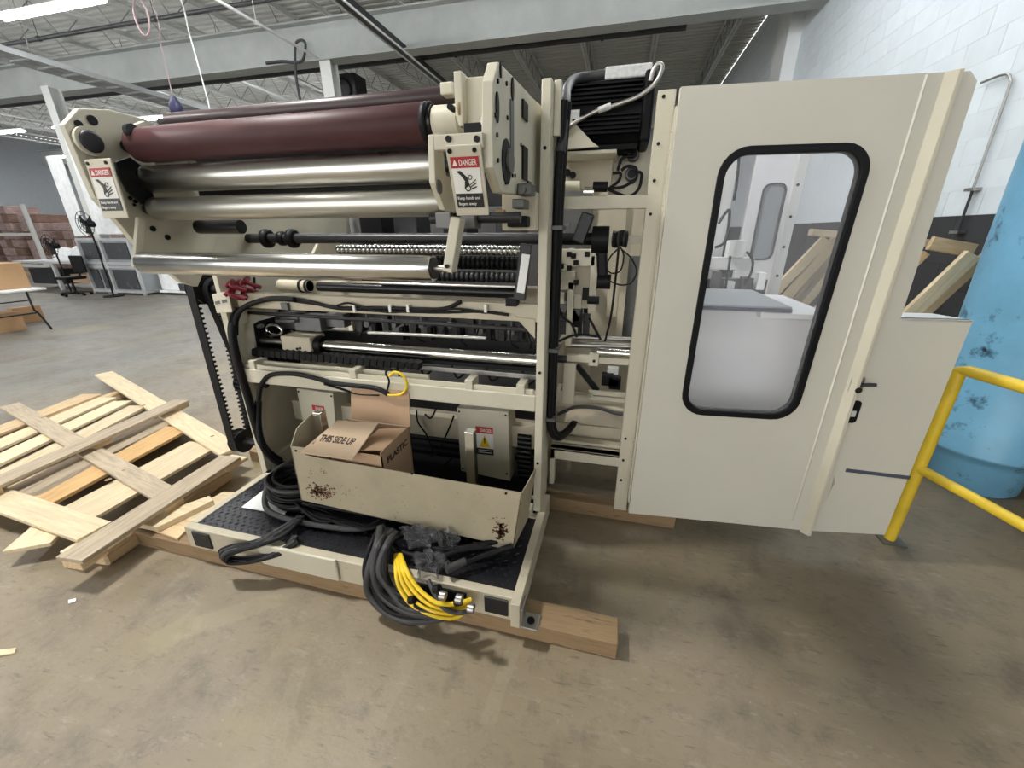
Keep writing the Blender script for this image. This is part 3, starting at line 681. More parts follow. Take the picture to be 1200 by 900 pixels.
# cable chain: separate links
ch = MB().box(-.04*.5+.003, .04*.5-.003, -.025, .025, -.02, .02).mesh('chain_link'); ch.materials.append(M['black'])
for k in range(26):
    o = bpy.data.objects.new('chain_link', ch); COL.objects.link(o); o.parent = MC; o.location = V((-2.0+k*.041,1.80,.955))-OFF[MC.name]; o.rotation_euler = (0, .25, 0); OFF[o.name] = OFF[MC.name]
part(MB().cyl((XL,1.84,1.175),(XR,1.84,1.165),.010,10), 'sensor_rod', 'dark_steel')
part(MB().cyl((-1.3,1.88,1.09),(-.62,1.88,1.10),.009,10), 'sensor_rod', 'steel')
# valves, knives and fittings behind the chrome bar, some 7 cm apart
rv = random.Random(3)
for k in range(19):
    x = -1.45+k*.058; z = 1.10+rv.uniform(-.02,.03)
    kind = k % 3
    if kind == 0: part(B(x-.018,x+.018,2.02,2.08,z-.04,z+.045), 'knife_holder', 'dark_steel', .003)
    elif kind == 1: part(MB().cyl((x,2.0,z),(x,2.06,z),.02,12).cyl((x,2.02,z),(x,2.02,z+.06),.008,8), 'knife_holder', 'grey_steel')
    else: part(B(x-.012,x+.012,1.98,2.06,z-.055,z+.02), 'knife_holder', 'black', .003)
part(B(XL,XR,2.05,2.10,1.135,1.175), 'knife_beam', 'dark_steel', .002)  # knife beams kept dark, interior shade is in their colour
part(B(XL,XR,2.12,2.16,.90,1.02), 'knife_beam', 'dark_steel', .002)
for k in range(12):
    x = -1.40+k*.088; dz = rv.uniform(.05,.11)
    part(MB().tube([(x,1.99,1.13),(x+rv.uniform(-.03,.03),1.95,1.13-dz*.6),(x+rv.uniform(-.05,.05),1.99,1.13-dz)], .005, 6), 'air_line', 'cable_black')
for k in range(5):
    x = -1.25+k*.2; part(MB().tube([(x,1.95,.93),(x+.04,1.93,.85),(x+.10,1.96,.90)], .006, 6), 'air_line', 'cable_black')
# wiring on the beams
def wire(pts, Y, r, m='cable_black', name='wiring', dz=0):
    return part(MB().tube([pY(a, b, Y)+V((0,0,dz)) for a, b in pts], r, 8), name, m)
wire(((300,353),(330,349),(360,353),(395,361),(440,361),(480,362),(520,362),(540,353)),1.735,.010)
wire(((330,351),(375,357),(420,363),(470,365),(520,366),(560,365),(596,369)),1.735,.007)
wire(((395,358),(408,355),(425,360),(455,366),(500,363),(540,362),(570,367)),1.728,.005)
for px in (415,457,478,569): c = pY(px,361,1.725); part(B(c.x-.006,c.x+.006,1.72,1.745,c.z-.02,c.z+.015), 'cable_tie', 'white_sign')
wire(((303,470),(306,452),(316,440),(340,438),(365,442),(390,449),(415,452),(440,455),(455,462)),1.69,.013)
wire(((380,450),(400,456),(420,462),(445,463)),1.695,.006)
wire(((455,463),(470,462),(477,452),(472,440),(462,436),(456,441)),1.68,.007,'cable_yellow')
wire(((452,462),(456,447),(452,436),(463,432),(468,441)),1.685,.005)
# thick black edging loop on the left plate
part(MB().tube([pX(*k_, XL+.012) for k_ in ((272,372),(283,362),(300,358),(318,356))], .013, 8), 'edge_cable', 'cable_black')
part(MB().tube([pX(*k_, XL+.012) for k_ in ((277,368),(272,385),(275,410),(283,440),(292,470),(300,500),(310,525),(328,540))], .022, 8), 'edge_cable', 'cable_black')
part(MB().tube([pX(*k_, XL+.03) for k_ in ((303,470),(303,500),(309,525),(322,540),(338,545))], .018, 8), 'edge_cable', 'cable_black')
part(MB().tube([pX(*k_, XL+.012) for k_ in ((298,325),(299,345),(300,357))], .006, 6), 'edge_cable', 'cable_black')
part(MB().tube([pY(*k_, 1.715) for k_ in ((276,392),(277,372),(285,361),(300,354),(320,350),(345,351))], .014, 8), 'edge_cable', 'cable_black')
q = [pX(*k_, XL+.003) for k_ in ((297,380),(303,376),(322,371),(343,376),(352,400),(352,428),(304,426))]
part(MB().prism(q, (.003,0,0)), 'opening_dark_sheet', 'black')  # black sheet laid on the plate for the dark seen through a cut-out
for k in range(6):
    c = pX(303+7*k, 386+rv.uniform(-5,8), XL+.05); part(MB().cyl(c, c+V((.03,0,.01)), .012, 8), 'hose_fitting', ('grey_steel','black','steel')[k % 3])
# red hoses cluster
for k in range(7):
    c = pX(262+rv.uniform(0,22), 335+rv.uniform(-4,14), XL+.04)
    part(MB().tube([c, c+V((.03,.02,.03)), c+V((.06,-.02,.01)), c+V((.09,.03,-.02))], .012, 6), 'red_hose', 'red_hose')
for k in range(2):
    c = pX(281,342+8*k,XL+.05); part(MB().cyl(c, c+V((.05,0,0)), .008, 8), 'hose_fitting', 'chrome')
# tag plate on the left post
q = [pY(*k_, 1.69) for k_ in ((248,345),(267,341),(272,366),(254,367))]
tg = part(MB().prism(q, (0,.006,0)), 'tag_plate', 'cream', .002)
ux = (q[1]-q[0]).normalized(); uy = (q[0]-q[3]).normalized()
for k in range(2): part(B(0,0,0,0,0,0) if False else MB().prism([q[3]+ux*(.01+.05*k)+uy*.045+V((0,-.001,0)), q[3]+ux*(.045+.05*k)+uy*.045+V((0,-.001,0)), q[3]+ux*(.045+.05*k)+uy*.062+V((0,-.001,0)), q[3]+ux*(.01+.05*k)+uy*.062+V((0,-.001,0))], (0,-.001,0)), 'tag_print', 'grey_steel', parent=tg)
# ---- toothed belts and pulleys outside the left plate
BX = -2.22
def pulley(y, z, r, name='pulley'):
    o = part(MB().lathe([(0,r+.012),(.006,r+.012),(.006,r),(.054,r),(.054,r+.012),(.06,r+.012)], (BX-.03,y,z), (1,0,0), 26), name, 'black')
    part(MB().cyl((BX+.03,y,z),(XL-.02,y,z),.022,14), 'pulley_shaft', 'dark_steel', parent=o)
    return o
def belt(c0, r0, c1, r1, wdt=.045, th=.007, x=BX):
    d = V((0, c1[0]-c0[0], c1[1]-c0[1])); L = d.length; d.normalize(); nrm = V((0, -d.z, d.y))
    phi = math.asin((r0-r1)/L); loop = []
    C0 = V((0,*c0)); C1 = V((0,*c1))
    for i in range(15):
        t = pi/2-phi + (pi+2*phi)*i/14; loop.append(C0 + r0*(-d*sin(t-(-0)) if False else (nrm*cos(t-pi/2+phi-0)+(-d)*sin(t-pi/2+phi))))
    for i in range(15):
        t = (pi-2*phi)*i/14; loop.append(C1 + r1*(-nrm*cos(t)+d*sin(t)))
    n = len(loop); inn = loop; out = []
    for i in range(n):
        tg_ = (loop[(i+1)%n]-loop[i-1]).normalized(); out.append(loop[i]+V((0, tg_.z, -tg_.y))*th)
    cen = sum(loop, V((0,0,0)))/n
    if (out[0]-cen).length < (inn[0]-cen).length: out = [2*a-b for a, b in zip(inn, out)]
    mb = MB().frame([p+V((x-wdt/2,0,0)) for p in out], [p+V((x-wdt/2,0,0)) for p in inn], (wdt,0,0))
    bo = part(mb, 'toothed_belt', 'black')
    te = MB()
    for i in range(n):                                   # teeth on the inner side
        a, b = inn[i], inn[(i+1)%n]; l = (b-a).length; k = int(l/.027)
        if l < .05: continue
        for j in range(k):
            c = a+(b-a)*((j+.5)/k); u = (b-a).normalized()*.0075; w_ = (cen-c); w_ = (w_-u*(w_.dot(u)/u.length_squared)).normalized()*.015
            te.add([c-u+V((x-wdt/2,0,0)), c+u+V((x-wdt/2,0,0)), c+u*.6+w_+V((x-wdt/2,0,0)), c-u*.6+w_+V((x-wdt/2,0,0)), c-u+V((x+wdt/2,0,0)), c+u+V((x+wdt/2,0,0)), c+u*.6+w_+V((x+wdt/2,0,0)), c-u*.6+w_+V((x+wdt/2,0,0))],
                   [(0,1,2,3),(7,6,5,4),(0,4,5,1),(1,5,6,2),(2,6,7,3),(3,7,4,0)])
    o = part(te, 'belt_teeth', 'black', parent=bo); o['kind'] = 'stuff'
P0 = (1.76,1.315); P1 = (1.735,.375)
pulley(*P0, .075); pulley(*P1, .062); pulley(1.86,.72,.05)
belt(P0, .077, P1, .064, .052)
belt((1.79,1.30), .066, (1.87,.72), .05, .04, .007, BX+.05)
# ---- electrical boxes
def ebox(q, dep, lab):
    P = [V(a) for a in q]
    b = part(MB().prism(P, (0,dep,0)), 'electrical_box', 'cream', .004)
    ux = (P[1]-P[0]).normalized(); W = (P[1]-P[0]).length; uy = (P[0]-P[3]).normalized(); H = (P[0]-P[3]).length; n = V((0,-1,0))
    A = lambda a, c, e=0: P[3]+ux*a*W+uy*c*H+n*e
    for a, c in ((.05,.05),(.95,.05),(.05,.95),(.95,.95)): part(MB().cyl(A(a,c), A(a,c,.004), .006, 8), 'screw', 'black', parent=b)
    def q4(a0,a1,c0,c1,m,nm,e): part(MB().prism([A(a0,c0,.0003),A(a1,c0,.0003),A(a1,c1,.0003),A(a0,c1,.0003)], n*e), nm, m, parent=b)
    q4(.36,.70,.32,.75,'white_sign','sign_panel',.001); q4(.36,.70,.65,.75,'red_sign','sign_header',.0016); q4(.36,.70,.32,.42,'black_sign','sign_footer',.0016)
    part(MB().prism([A(.42,.44,.001),A(.64,.44,.001),A(.53,.63,.001)], n*.001), 'warning_triangle', 'yellow_sign', parent=b)
    part(MB().prism([A(.52,.50,.002),A(.54,.50,.002),A(.545,.585,.002),A(.515,.585,.002)], n*.0008), 'warning_mark', 'black_sign', parent=b)
    text('lettering', 'DANGER', A(.45,.675,.002), ux, uy, H*.07, 'white_sign', b, W*.22)
    for k in range(2): q4(.40,.66,.385-.035*k,.395-.035*k,'white_sign','sign_print',.002)
ebox([pY(*k_, 1.93) for k_ in ((535,478),(595.5,483),(598,564),(540,552))], .16, '')
ebox([pY(*k_, 1.93) for k_ in ((347,455),(390,461),(396,530),(360,520))], .14, '')
# ---- loom of cables down the right post, motor, secondary frame
lx = -.272
for k, (dx, dy, r) in enumerate(((0,0,.017),(.012,.03,.014),(-.004,.05,.012))):
    pts = [V((lx+dx+.02,1.78+dy,2.07)), V((lx+dx+.01,1.80+dy,1.95)), V((lx+dx,1.82+dy,1.7)), V((lx+dx,1.82+dy,1.3)), V((lx+dx,1.82+dy,.9)), V((lx+dx+.005,1.82+dy,.66)), V((lx+dx+.05,1.9+dy,.57)), V((lx+dx+.09,2.2,.52))]
    part(MB().tube(pts, r, 8), 'cable_loom', 'cable_black')
for z in (.72,1.08,1.62): part(B(lx-.018,lx+.03,1.79,1.90,z-.008,z+.008), 'cable_tie', 'grey_steel')
# motor
MX0, MX1, MY0, MY1, MZ0, MZ1 = -.305, .085, 2.06, 2.38, 1.975, 2.215
mo = part(MB().prism([(MX0,MY0+.05,MZ0),(MX0,MY1-.05,MZ0),(MX0,MY1,MZ0+.05),(MX0,MY1,MZ1-.05),(MX0,MY1-.05,MZ1),(MX0,MY0+.05,MZ1),(MX0,MY0+.012,MZ1-.04),(MX0,MY0+.012,MZ0+.04)], (MX1-MX0-.02,0,0)), 'motor', 'motor_black', .003)
for k in range(12):
    z = MZ0+.03+k*.0165
    if k in (5,6): continue
    part(B(MX0+.01,MX1-.05,MY0-.012,MY0+.03,z,z+.006), 'cooling_fin', 'motor_black', parent=mo)
for k in range(6):
    y = MY0+.06+k*.036; part(B(MX0+.01,MX1-.05,y,y+.006,MZ0-.022,MZ0+.01), 'cooling_fin', 'motor_black', parent=mo)
part(B(MX1-.045,MX1,MY0-.016,MY1,MZ0-.01,MZ1+.01), 'motor_end_cap', 'motor_black', .012, parent=mo)
part(B(MX0+.02,MX0+.085,MY0-.016,MY0-.013,2.065,2.10), 'name_plate', 'label_grey', parent=mo)
a = pY(709,92,2.12); b = pY(765,76,2.12)
part(B(a.x,b.x,2.10,2.22,MZ1,b.z+.005), 'terminal_box', 'label_grey', .006, parent=mo)
part(MB().tube([(a.x,2.12,a.z+.015), (-.20,2.12,a.z+.012), (-.25,2.08,a.z-.005), (-.27,1.98,2.16), (-.255,1.84,2.06), (lx+.01,1.80,1.9)], .020, 8), 'conduit', 'cable_grey')
part(MB().tube([pY(k_[0],k_[1],2.02) for k_ in ((762,95),(766,82),(772,75),(776,80),(768,97),(750,112),(725,122),(700,130),(680,140),(668,148),(655,158))], .009, 8), 'motor_cable', 'steel')
p0 = pY(701,129.5,2.01); p1 = pY(716,124,2.01); part(MB().cyl(p0, p1, .013, 8), 'cable_label', 'label_grey')
# plates under the motor
q = [pY(*k_, 2.02) for k_ in ((650,122),(665,135),(694,166),(702,172),(650,176))]
part(MB().prism(q, (0,.02,0)), 'motor_bracket', 'cream', .002)
part(B(-.30,-.05,2.03,2.5,1.925,1.94), 'motor_shelf', 'cream', .003)
a = pY(655,176,2.2); b = pY(716,222,2.2); part(B(a.x,b.x,2.2,2.24,b.z,a.z), 'gear_case', 'cream_dirty', .004)
a = pY(716,174,2.3); b = pY(762,232,2.3); part(B(a.x,b.x+.05,2.3,2.32,b.z,a.z), 'instrument_panel', 'cream', .003)
for px, py, r in ((742,183,.028),(740,205,.032)):
    c = pY(px,py,2.28); g = part(MB().lathe([(0,r),(.03,r),(.04,r*.8)], c, (0,-1,0), 16), 'gauge', 'grey_steel'); part(MB().lathe([(0,r*.6),(.05,r*.6)], c, (0,-1,0), 12), 'gauge_core', 'black', parent=g)
for pts in (((742,183),(730,185),(725,195),(724,200)),((728,200),(735,195),(745,197),(746,208),(740,215)),((715,220),(725,212),(727,203),(718,203)),((712,221),(730,219),(745,210)),((713,222),(735,230),(748,222),(752,205),(748,201))):
    wire(pts, 2.2, .007, 'cable_black', 'air_line')
for px0, px1, py, m in ((655,680,218,'cream'),(684,696,225,'chrome'),(695,712,219,'black')):
    a = pY(px0,py,2.1); b = pY(px1,py,2.1); part(MB().cyl(a, b, .022, 14), 'cylinder', m)
for px, py in ((665,202),(671,205)): c = pY(px,py,2.18); part(MB().cyl(c, c+V((0,.03,0)), .016, 10), 'knob', 'black')
# secondary frame
a = pY(648,231,2.0); b = pY(764,247,2.0); part(B(-.30,.10,2.0,2.05,1.70,1.755), 'bay_beam', 'cream', .003)
hp = part(B(.095,.165,2.0,2.06,.09,2.135), 'hinge_post', 'cream', .003)
for py in (113,168,212,251,517,543,567):
    c = pY(781 if py < 200 else 760, py, 2.0); part(MB().cyl((.118,1.996,c.z),(.118,2.0,c.z),.007,10), 'screw', 'black', parent=hp)
part(B(-.29,.10,2.0,2.05,.375,.445).box(-.29,.10,2.0,2.16,.43,.445), 'bay_beam', 'cream', .003)
part(B(-.30,.10,2.16,2.18,.42,.53), 'bay_channel', 'cream_dirty', .003)
part(B(-.29,.10,2.12,2.15,.30,.32), 'bay_rod', 'grey_steel', .002)
part(B(-.29,-.262,2.0,2.06,.20,.44), 'bay_leg', 'cream', .003)
part(B(-.3,.16,2.4,2.5,.2,.3), 'bay_channel', 'dark_steel')
part(B(-.62,.42,2.98,3.0,.30,1.95), 'bay_rear_panel', 'cream_dirty')
part(B(.02,.06,2.6,2.66,.6,1.95), 'bay_stile', 'cream_dirty', .002)
part(B(-.30,.10,2.28,2.31,1.545,1.585), 'bay_rail', 'cream', .002)
# vertical cylinder, brackets left of the bay
a = pY(657,292,2.15); b = pY(697,312,2.15); part(B(a.x,b.x,2.15,2.2,b.z,a.z), 'bay_bracket', 'cream', .003)
a = pY(655,318,2.12); b = pY(673,340,2.12); part(B(a.x,b.x,2.12,2.2,b.z,a.z), 'bay_bracket', 'cream', .003)
a = pY(668,312,2.2); b = pY(697,362,2.2); part(B(a.x,b.x,2.2,2.24,b.z,a.z), 'bay_plate', 'cream_dirty', .003)
for px, py in ((667,298),(672,300),(688,298),(658,312),(667,314),(675,308),(675,331)):
    c = pY(px,py,2.11); part(B(c.x-.012,c.x+.012,2.10,2.13,c.z-.012,c.z+.012), 'socket', 'black', .002)
part(B(-.245,-.215,2.12,2.16,1.02,1.36), 'bay_leg', 'cream', .002)
a = pY(693,300,2.15); b = pY(697,365,2.15); part(B(a.x,b.x,2.15,2.17,b.z,a.z), 'bay_strip', 'cream', .001)
a = pY(683,337,2.19); b = pY(691,352,2.19); part(B(a.x,b.x,2.18,2.2,b.z,a.z), 'bay_window', 'black')
for k in range(9):
    c = pY(653+rv.uniform(0,22), 358+rv.uniform(0,36), 2.2); s = rv.uniform(.015,.035); part(B(c.x-s,c.x+s,2.2,2.26,c.z-s,c.z+s), 'valve', 'black' if k % 3 else 'grey_steel', .004)
for px in (672,681,687): a = pY(px,345,2.5); b = pY(px-2,398,2.5); part(MB().cyl(a, b, .014, 8), 'riser_tube', 'cream_dirty' if px == 672 else 'dark_steel')
a = pY(700,352,2.1); part(MB().cyl(a+V((-.05,0,0)), a+V((.01,0,0)), .02, 12), 'knob', 'black')
for (x0,y0,x1,y1,Y,m) in ((700,262,706,300,2.5,'cream_dirty'),(716,295,722,372,2.7,'cream_dirty'),(735,300,741,395,2.75,'grey_steel'),(662,262,668,268,2.2,'grey_steel'),(672,345,681,362,2.18,'cream'),(653,342,661,356,2.15,'cream'),(684,368,690,394,2.3,'dark_steel'),(656,376,664,392,2.16,'dark_steel')):
    a = pY(x0,y0,Y); b = pY(x1,y1,Y); part(B(a.x,b.x,Y,Y+.03,b.z,a.z), 'bay_fitting', m, .002)
for pts in (((652,360),(660,372),(670,380),(676,395)),((690,372),(697,385),(704,398)),((655,400),(668,394),(682,392),(700,394))): wire(pts, 2.1, .007, 'cable_black', 'air_line')
a = pY(645,500,2.03); part(B(-.285,.095,2.06,2.12,.455,.47), 'bay_channel', 'cream_dirty', .002)
# drive shaft and swing arm in the bay
s0 = pY(651,280,2.06); s1 = pY(708,280,2.06)
sh = part(MB().cyl(s0, (s1.x,2.06,s0.z), .028, 18), 'drive_shaft', 'black')
part(MB().cyl(s0-V((.006,0,0)), s0+V((.006,0,0)), .05, 20), 'shaft_flange', 'black', parent=sh)
part(MB().bar(pY(677,284,2.04), pY(690,250,2.04), .06, .05, (0,1,0)), 'swing_arm', 'dark_steel', .006)
c = pY(703,285,2.04); part(MB().bar(c+V((0,0,.055)), pY(707,338,2.04), .05, .05, (0,1,0)), 'pulley_arm', 'black', .012)
c = pY(703,281,2.03); part(MB().cyl(c-V((.035,0,0)), c+V((.04,0,0)), .06, 24), 'arm_pulley', 'black')
c = pY(707,330,2.03); part(MB().cyl(c-V((.03,0,0)), c+V((.035,0,0)), .035, 24), 'arm_pulley', 'black')
# chrome rails low in the bay
for (x0,y0,x1,y1,Y,r,m) in ((668,395,742,398,2.25,.012,'steel'),(664,404,741,406,2.15,.016,'steel'),(700,412,740,415,2.08,.022,'chrome'),(646,420,664,421,2.0,.02,'dark_steel')):
    part(MB().cyl(pY(x0,y0,Y), pY(x1,y1,Y), r, 14), 'bay_rail', m)
a = pY(663,416,2.06); b = pY(741,429,2.06); part(B(a.x,b.x,2.06,2.10,b.z,a.z), 'bay_beam', 'cream', .003)
a = pY(691,413,2.05); b = pY(701,429,2.05); bb = part(B(a.x,b.x,2.04,2.06,b.z,a.z), 'rail_clamp', 'cream', .003); c = pY(696,423,2.04); part(MB().cyl(c-V((0,.004,0)), c, .008, 8), 'bolt', 'black', parent=bb)
a = pY(661,425,2.06); b = pY(672,474,2.06); part(B(a.x,b.x,2.06,2.10,b.z,a.z), 'bay_leg', 'cream', .003)
a = pY(652,472,2.1); b = pY(736,484,2.1); part(B(-.285,.10,2.1,2.3,b.z,a.z), 'bay_beam', 'cream_dirty', .003)
part(MB().bar(pY(676,428,2.3), pY(700,458,2.3), .03, .03), 'diagonal_strut', 'black')
a = pY(690,460,2.15); b = pY(735,470,2.15); part(MB().box(a.x,.10,2.15,2.17,a.z-.012,a.z+.012).box(a.x,.10,2.15,2.17,b.z-.012,b.z+.012).box(a.x,a.x+.02,2.15,2.17,b.z,a.z), 'slide_frame', 'cream', .002)
a = pY(712,431,2.4); b = pY(724,441,2.4); part(B(a.x,b.x,2.4,2.45,b.z,a.z), 'limit_switch', 'white_metal', .003)
for k in range(5):
    c = pY(705+rv.uniform(0,28), 448+rv.uniform(-6,8), 2.35); s = rv.uniform(.02,.035); part(B(c.x-s,c.x+s,2.35,2.42,c.z-s,c.z+s), 'valve', 'black', .004)
wire(((650,487),(662,482),(675,477),(700,478),(720,484),(736,486)),2.08,.010,'cable_grey')
a = pY(642,462,1.98); b = pY(662,452,1.98); part(MB().bar(pY(650,470,2.0), pY(657,450,2.0), .018, .018), 'link_arm', 'cream')
part(B(-.29,-.12,2.45,2.47,.55,.95), 'bay_plate', 'cream_dirty')
# cable coil hung on the bay rail
cc = pY(727,280,2.18)
for k in range(8):
    part(MB().tube([cc+V((-.034+.009*k+.004*cos(t), .03*cos(t), .035*sin(t)+.004*sin(2*t+k))) for t in [2*pi*i/10 for i in range(10)]], .0055, 6, closed=True), 'hung_cable', 'cable_black' if k % 3 else 'cable_grey')
wire(((725,290),(721,330),(716,370),(709,400)), 2.15, .006, 'cable_black', 'hung_cable')
wire(((727,290),(731,300),(727,317),(716,320),(711,312),(716,300),(724,292)), 2.17, .004, 'cable_black', 'hung_cable')
wire(((728,292),(740,303),(746,318),(740,331),(728,334),(714,329),(706,322)), 2.17, .004, 'cable_black', 'hung_cable')
# dark sprocket stack low behind the right post
for k in range(9):
    c = pY(617,513+k*5.6,2.0); part(MB().cyl((c.x-.05,2.0,c.z),(c.x+.03,2.0,c.z),.022,12), 'chain_roller', 'black_gloss')
# machine interior fittings low down
for k in range(4):
    z = .22+.09*k; part(B(-1.35,-.82,2.1,2.13,z,z+.03), 'cable_duct', 'black', .002)
for pts in (((488,480),(490,495),(500,510),(508,530)),((532,487),(525,505),(516,525)),((512,477),(505,490),(498,485)),((505,535),(520,528),(530,535),(520,545))): wire(pts, 1.98, .005, 'cable_black', 'air_line')
for k in range(7):
    x = -.98+k*.09; part(MB().tube([(x,1.80,.235),(x+.06,1.76,.26),(x+.13,1.80,.24)], .011, 7), 'air_line', 'cable_grey' if k % 2 else 'label_grey')
# ---- kick panel on its square uprights
kq = [pY(*k_, 1.36) for k_ in ((340,523),(357,525),(357.5,533),(375,537),(612,578),(602,642),(353,586))]
kp = part(MB().prism(kq, (0,.006,0)), 'kick_panel', 'kick_paint', .001)
part(MB().prism([kq[4], kq[5], kq[5]+V((.02,.20,.0)), kq[4]+V((.02,.20,0))], (-.005,0,0)), 'panel_return', 'kick_paint', parent=kp)
part(MB().prism([kq[0], kq[6], kq[6]+V((0,.20,0)), kq[0]+V((0,.20,.10)), kq[0]+V((0,.06,.07))], (.005,0,0)), 'panel_return', 'kick_paint', parent=kp)
for a, b in ((347,528),(387,536),(483,555),(593,578)): c = pY(a,b,1.36); part(MB().cyl(c-V((0,.003,0)), c, .006, 8), 'screw', 'black', parent=kp)
def rust(px, py, n, sx, sy, r0, seed):
    rr = random.Random(seed); mb = MB()
    for k in range(n):
        c = pY(px+rr.gauss(0,sx), py+rr.gauss(0,sy), 1.36)-V((0,.0006,0)); r = r0*rr.uniform(.25,1); m_ = 7; a0 = rr.random()*6
        mb.prism([c+V((r*rr.uniform(.6,1.2)*cos(a0+2*pi*i/m_), 0, r*rr.uniform(.6,1.2)*sin(a0+2*pi*i/m_)*.8)) for i in range(m_)], (0,-.0004,0))
    o = part(mb, 'rust_patch', 'rust', parent=kp); o['kind'] = 'stuff'
rust(378,577,150,6,3.2,.008,1); rust(370,574,60,3.5,3,.009,8); rust(587,622,120,4,5,.008,2); rust(405,573,24,12,8,.0035,3); rust(576,608,12,6,2,.005,4); rust(440,590,24,22,8,.003,5)
rust(364,554,9,1.5,3,.004,6); rust(382,553,9,3,1.5,.005,7); rust(480,600,30,40,14,.0025,9)
for x0, y0, x1, y1 in ((370,484,378,530),(549,507,553,562)):
    a = pY(x0,y0,1.5); b = pY(x1,y1,1.5); part(MB().box(a.x-.022,a.x+.022,1.5,1.545,.215,a.z), 'square_upright', 'chrome', .003)
part(B(-1.47,-.36,1.37,1.68,.30,.312), 'tray_floor', 'dark_steel')
part(B(-1.45,-.4,1.66,1.68,.215,.30), 'tray_support', 'dark_steel')
q = [pZ(*k_, .25) for k_ in ((548,650),(594,642),(592,657))]
part(MB().prism([pY(*k_,1.42) for k_ in ((545,636),(597,636),(592,660),(560,655))], (0,.004,0)), 'bent_flap', 'cream_dirty')
# ---- swing door with its window
dA = V((.172,1.905,0)); dB = V((1.405,2.02,0)); DU = (dB-dA).normalized(); DN = V((DU.y,-DU.x,0))    # DN faces the aisle
def dp(u, z, e=0): return dA+DU*u+V((0,0,z))+DN*e
def pd(px, py):                     # pixel -> (u, z) on the door plane
    d = _ray(px,py); t = (dA-CAM).dot(DN)/d.dot(DN); p = CAM+d*t-dA; return p.dot(DU), p.z
def rrect(c, r, n=7):
    out = []
    m = len(c)
    for i in range(m):
        p0, p1, p2 = V(c[i-1]), V(c[i]), V(c[(i+1)%m]); a = (p0-p1).normalized()*r; b = (p2-p1).normalized()*r
        for k in range(n):
            t = k/(n-1)*pi/2; out.append(p1+a*(1-sin(t))+b*(1-cos(t)))
    return out
u1 = pd(1106,85)[0]; u1 = .87
W0, W1, Z0, Z1 = .185, .712, .775, 1.905
DT, DB = 2.115, .15
win = [(W0,Z1),(W0,Z0),(W1-.02,Z0),(W1,Z1)]
rr_in = rrect([V((a,b,0)) for a, b in win], .10)
# door skin: loop around the window made of the rounded opening and its rectangle
def corner_loop(c, n=7): return [c[i] for i in range(4) for k in range(n)]
outer = corner_loop([V((0,DT,0)), V((0,DB,0)), V((u1,DB,0)), V((u1,DT,0))])
sk = MB(); k2 = lambda L, e: [dp(p.x, p.y, e) for p in L]
sk.frame(k2(outer,0), k2(rr_in,0), -DN*.03)
door = part(sk, 'swing_door', 'door_paint')
rin2 = rrect([V((W0+.022,Z1-.022,0)), V((W0+.022,Z0+.022,0)), V((W1-.042,Z0+.022,0)), V((W1-.022,Z1-.022,0))], .085)
rout = rrect([V((W0-.006,Z1+.006,0)), V((W0-.006,Z0-.006,0)), V((W1-.014,Z0-.006,0)), V((W1+.006,Z1+.006,0))], .105)
part(MB().frame(k2(rout,.008), k2(rin2,.008), -DN*.046), 'window_seal', 'black', .003, parent=door)
part(MB().prism(k2(rin2,-.006), -DN*.004), 'window_pane', 'window_plastic', parent=door)
part(MB().prism([dp(u1-.004,DT,.0), dp(u1+.022,DT,.028), dp(u1+.036,DT,.028), dp(u1+.036,DT,0)], V((0,0,DB-DT-.012))), 'edge_flange', 'cream', .002, parent=door)
part(MB().prism([dp(u1-.062,DT-.004,.0), dp(u1-.056,DT-.004,.005), dp(u1-.05,DT-.004,0)], V((0,0,DB-DT+.06))), 'edge_crease', 'door_paint', .001, parent=door)
# panel beyond the flange: narrow above, wide below, with a ledge
ua, ub_ = u1+.034, None
uTR, zTR = pd(1148,88); uN, zN = pd(1056,373); uNR, zNR = pd(1138,382); uBR = uNR
side = MB().prism([dp(ua,DT), dp(uTR-.03,DT), dp(uTR,DT-.03), dp(uN,zN), dp(uNR,zN), dp(uNR,DB+.02), dp(ua,DB)], -DN*.025)
sd = part(side, 'side_panel', 'door_paint', .002)
part(MB().prism([dp(uN,zN), dp(uNR,zN), dp(uNR-.05,zN,-.14), dp(uN,zN,-.14)], V((0,0,-.01))), 'panel_ledge', 'white_metal', parent=sd)
hu, hz_ = pd(1003,450); ha = part(MB().prism([dp(hu-.03,hz_-.035), dp(hu+.025,hz_-.035), dp(hu+.025,hz_+.035), dp(hu-.03,hz_+.035)], DN*.012), 'latch_plate', 'steel', .003)
part(MB().cyl(dp(hu-.01,hz_,.012), dp(hu+.06,hz_+.01,.03), .008, 8).cyl(dp(hu,hz_-.02,.012), dp(hu,hz_-.02,.03), .014, 10), 'latch_lever', 'dark_steel', parent=ha)
hu, hz_ = pd(998,482); lk = part(MB().prism(k2(rrect([V((hu-.026,hz_+.055,0)),V((hu-.026,hz_-.055,0)),V((hu+.026,hz_-.055,0)),V((hu+.026,hz_+.055,0))], .015,4),0), DN*.01), 'lock_plate', 'black', .002)
part(MB().prism([dp(hu-.008,hz_-.02,.01), dp(hu+.010,hz_-.02,.01), dp(hu+.010,hz_+.008,.01), dp(hu-.008,hz_+.008,.01)], DN*.006), 'lock_key', 'label_grey', parent=lk)
s0 = pd(991,551); s1 = pd(1066,560); part(MB().prism([dp(s0[0],s0[1]-.008), dp(s1[0],s1[1]-.008), dp(s1[0],s1[1]+.010), dp(s0[0],s0[1]+.010)], DN*.003), 'blue_strip', 'blue_strip', parent=sd)
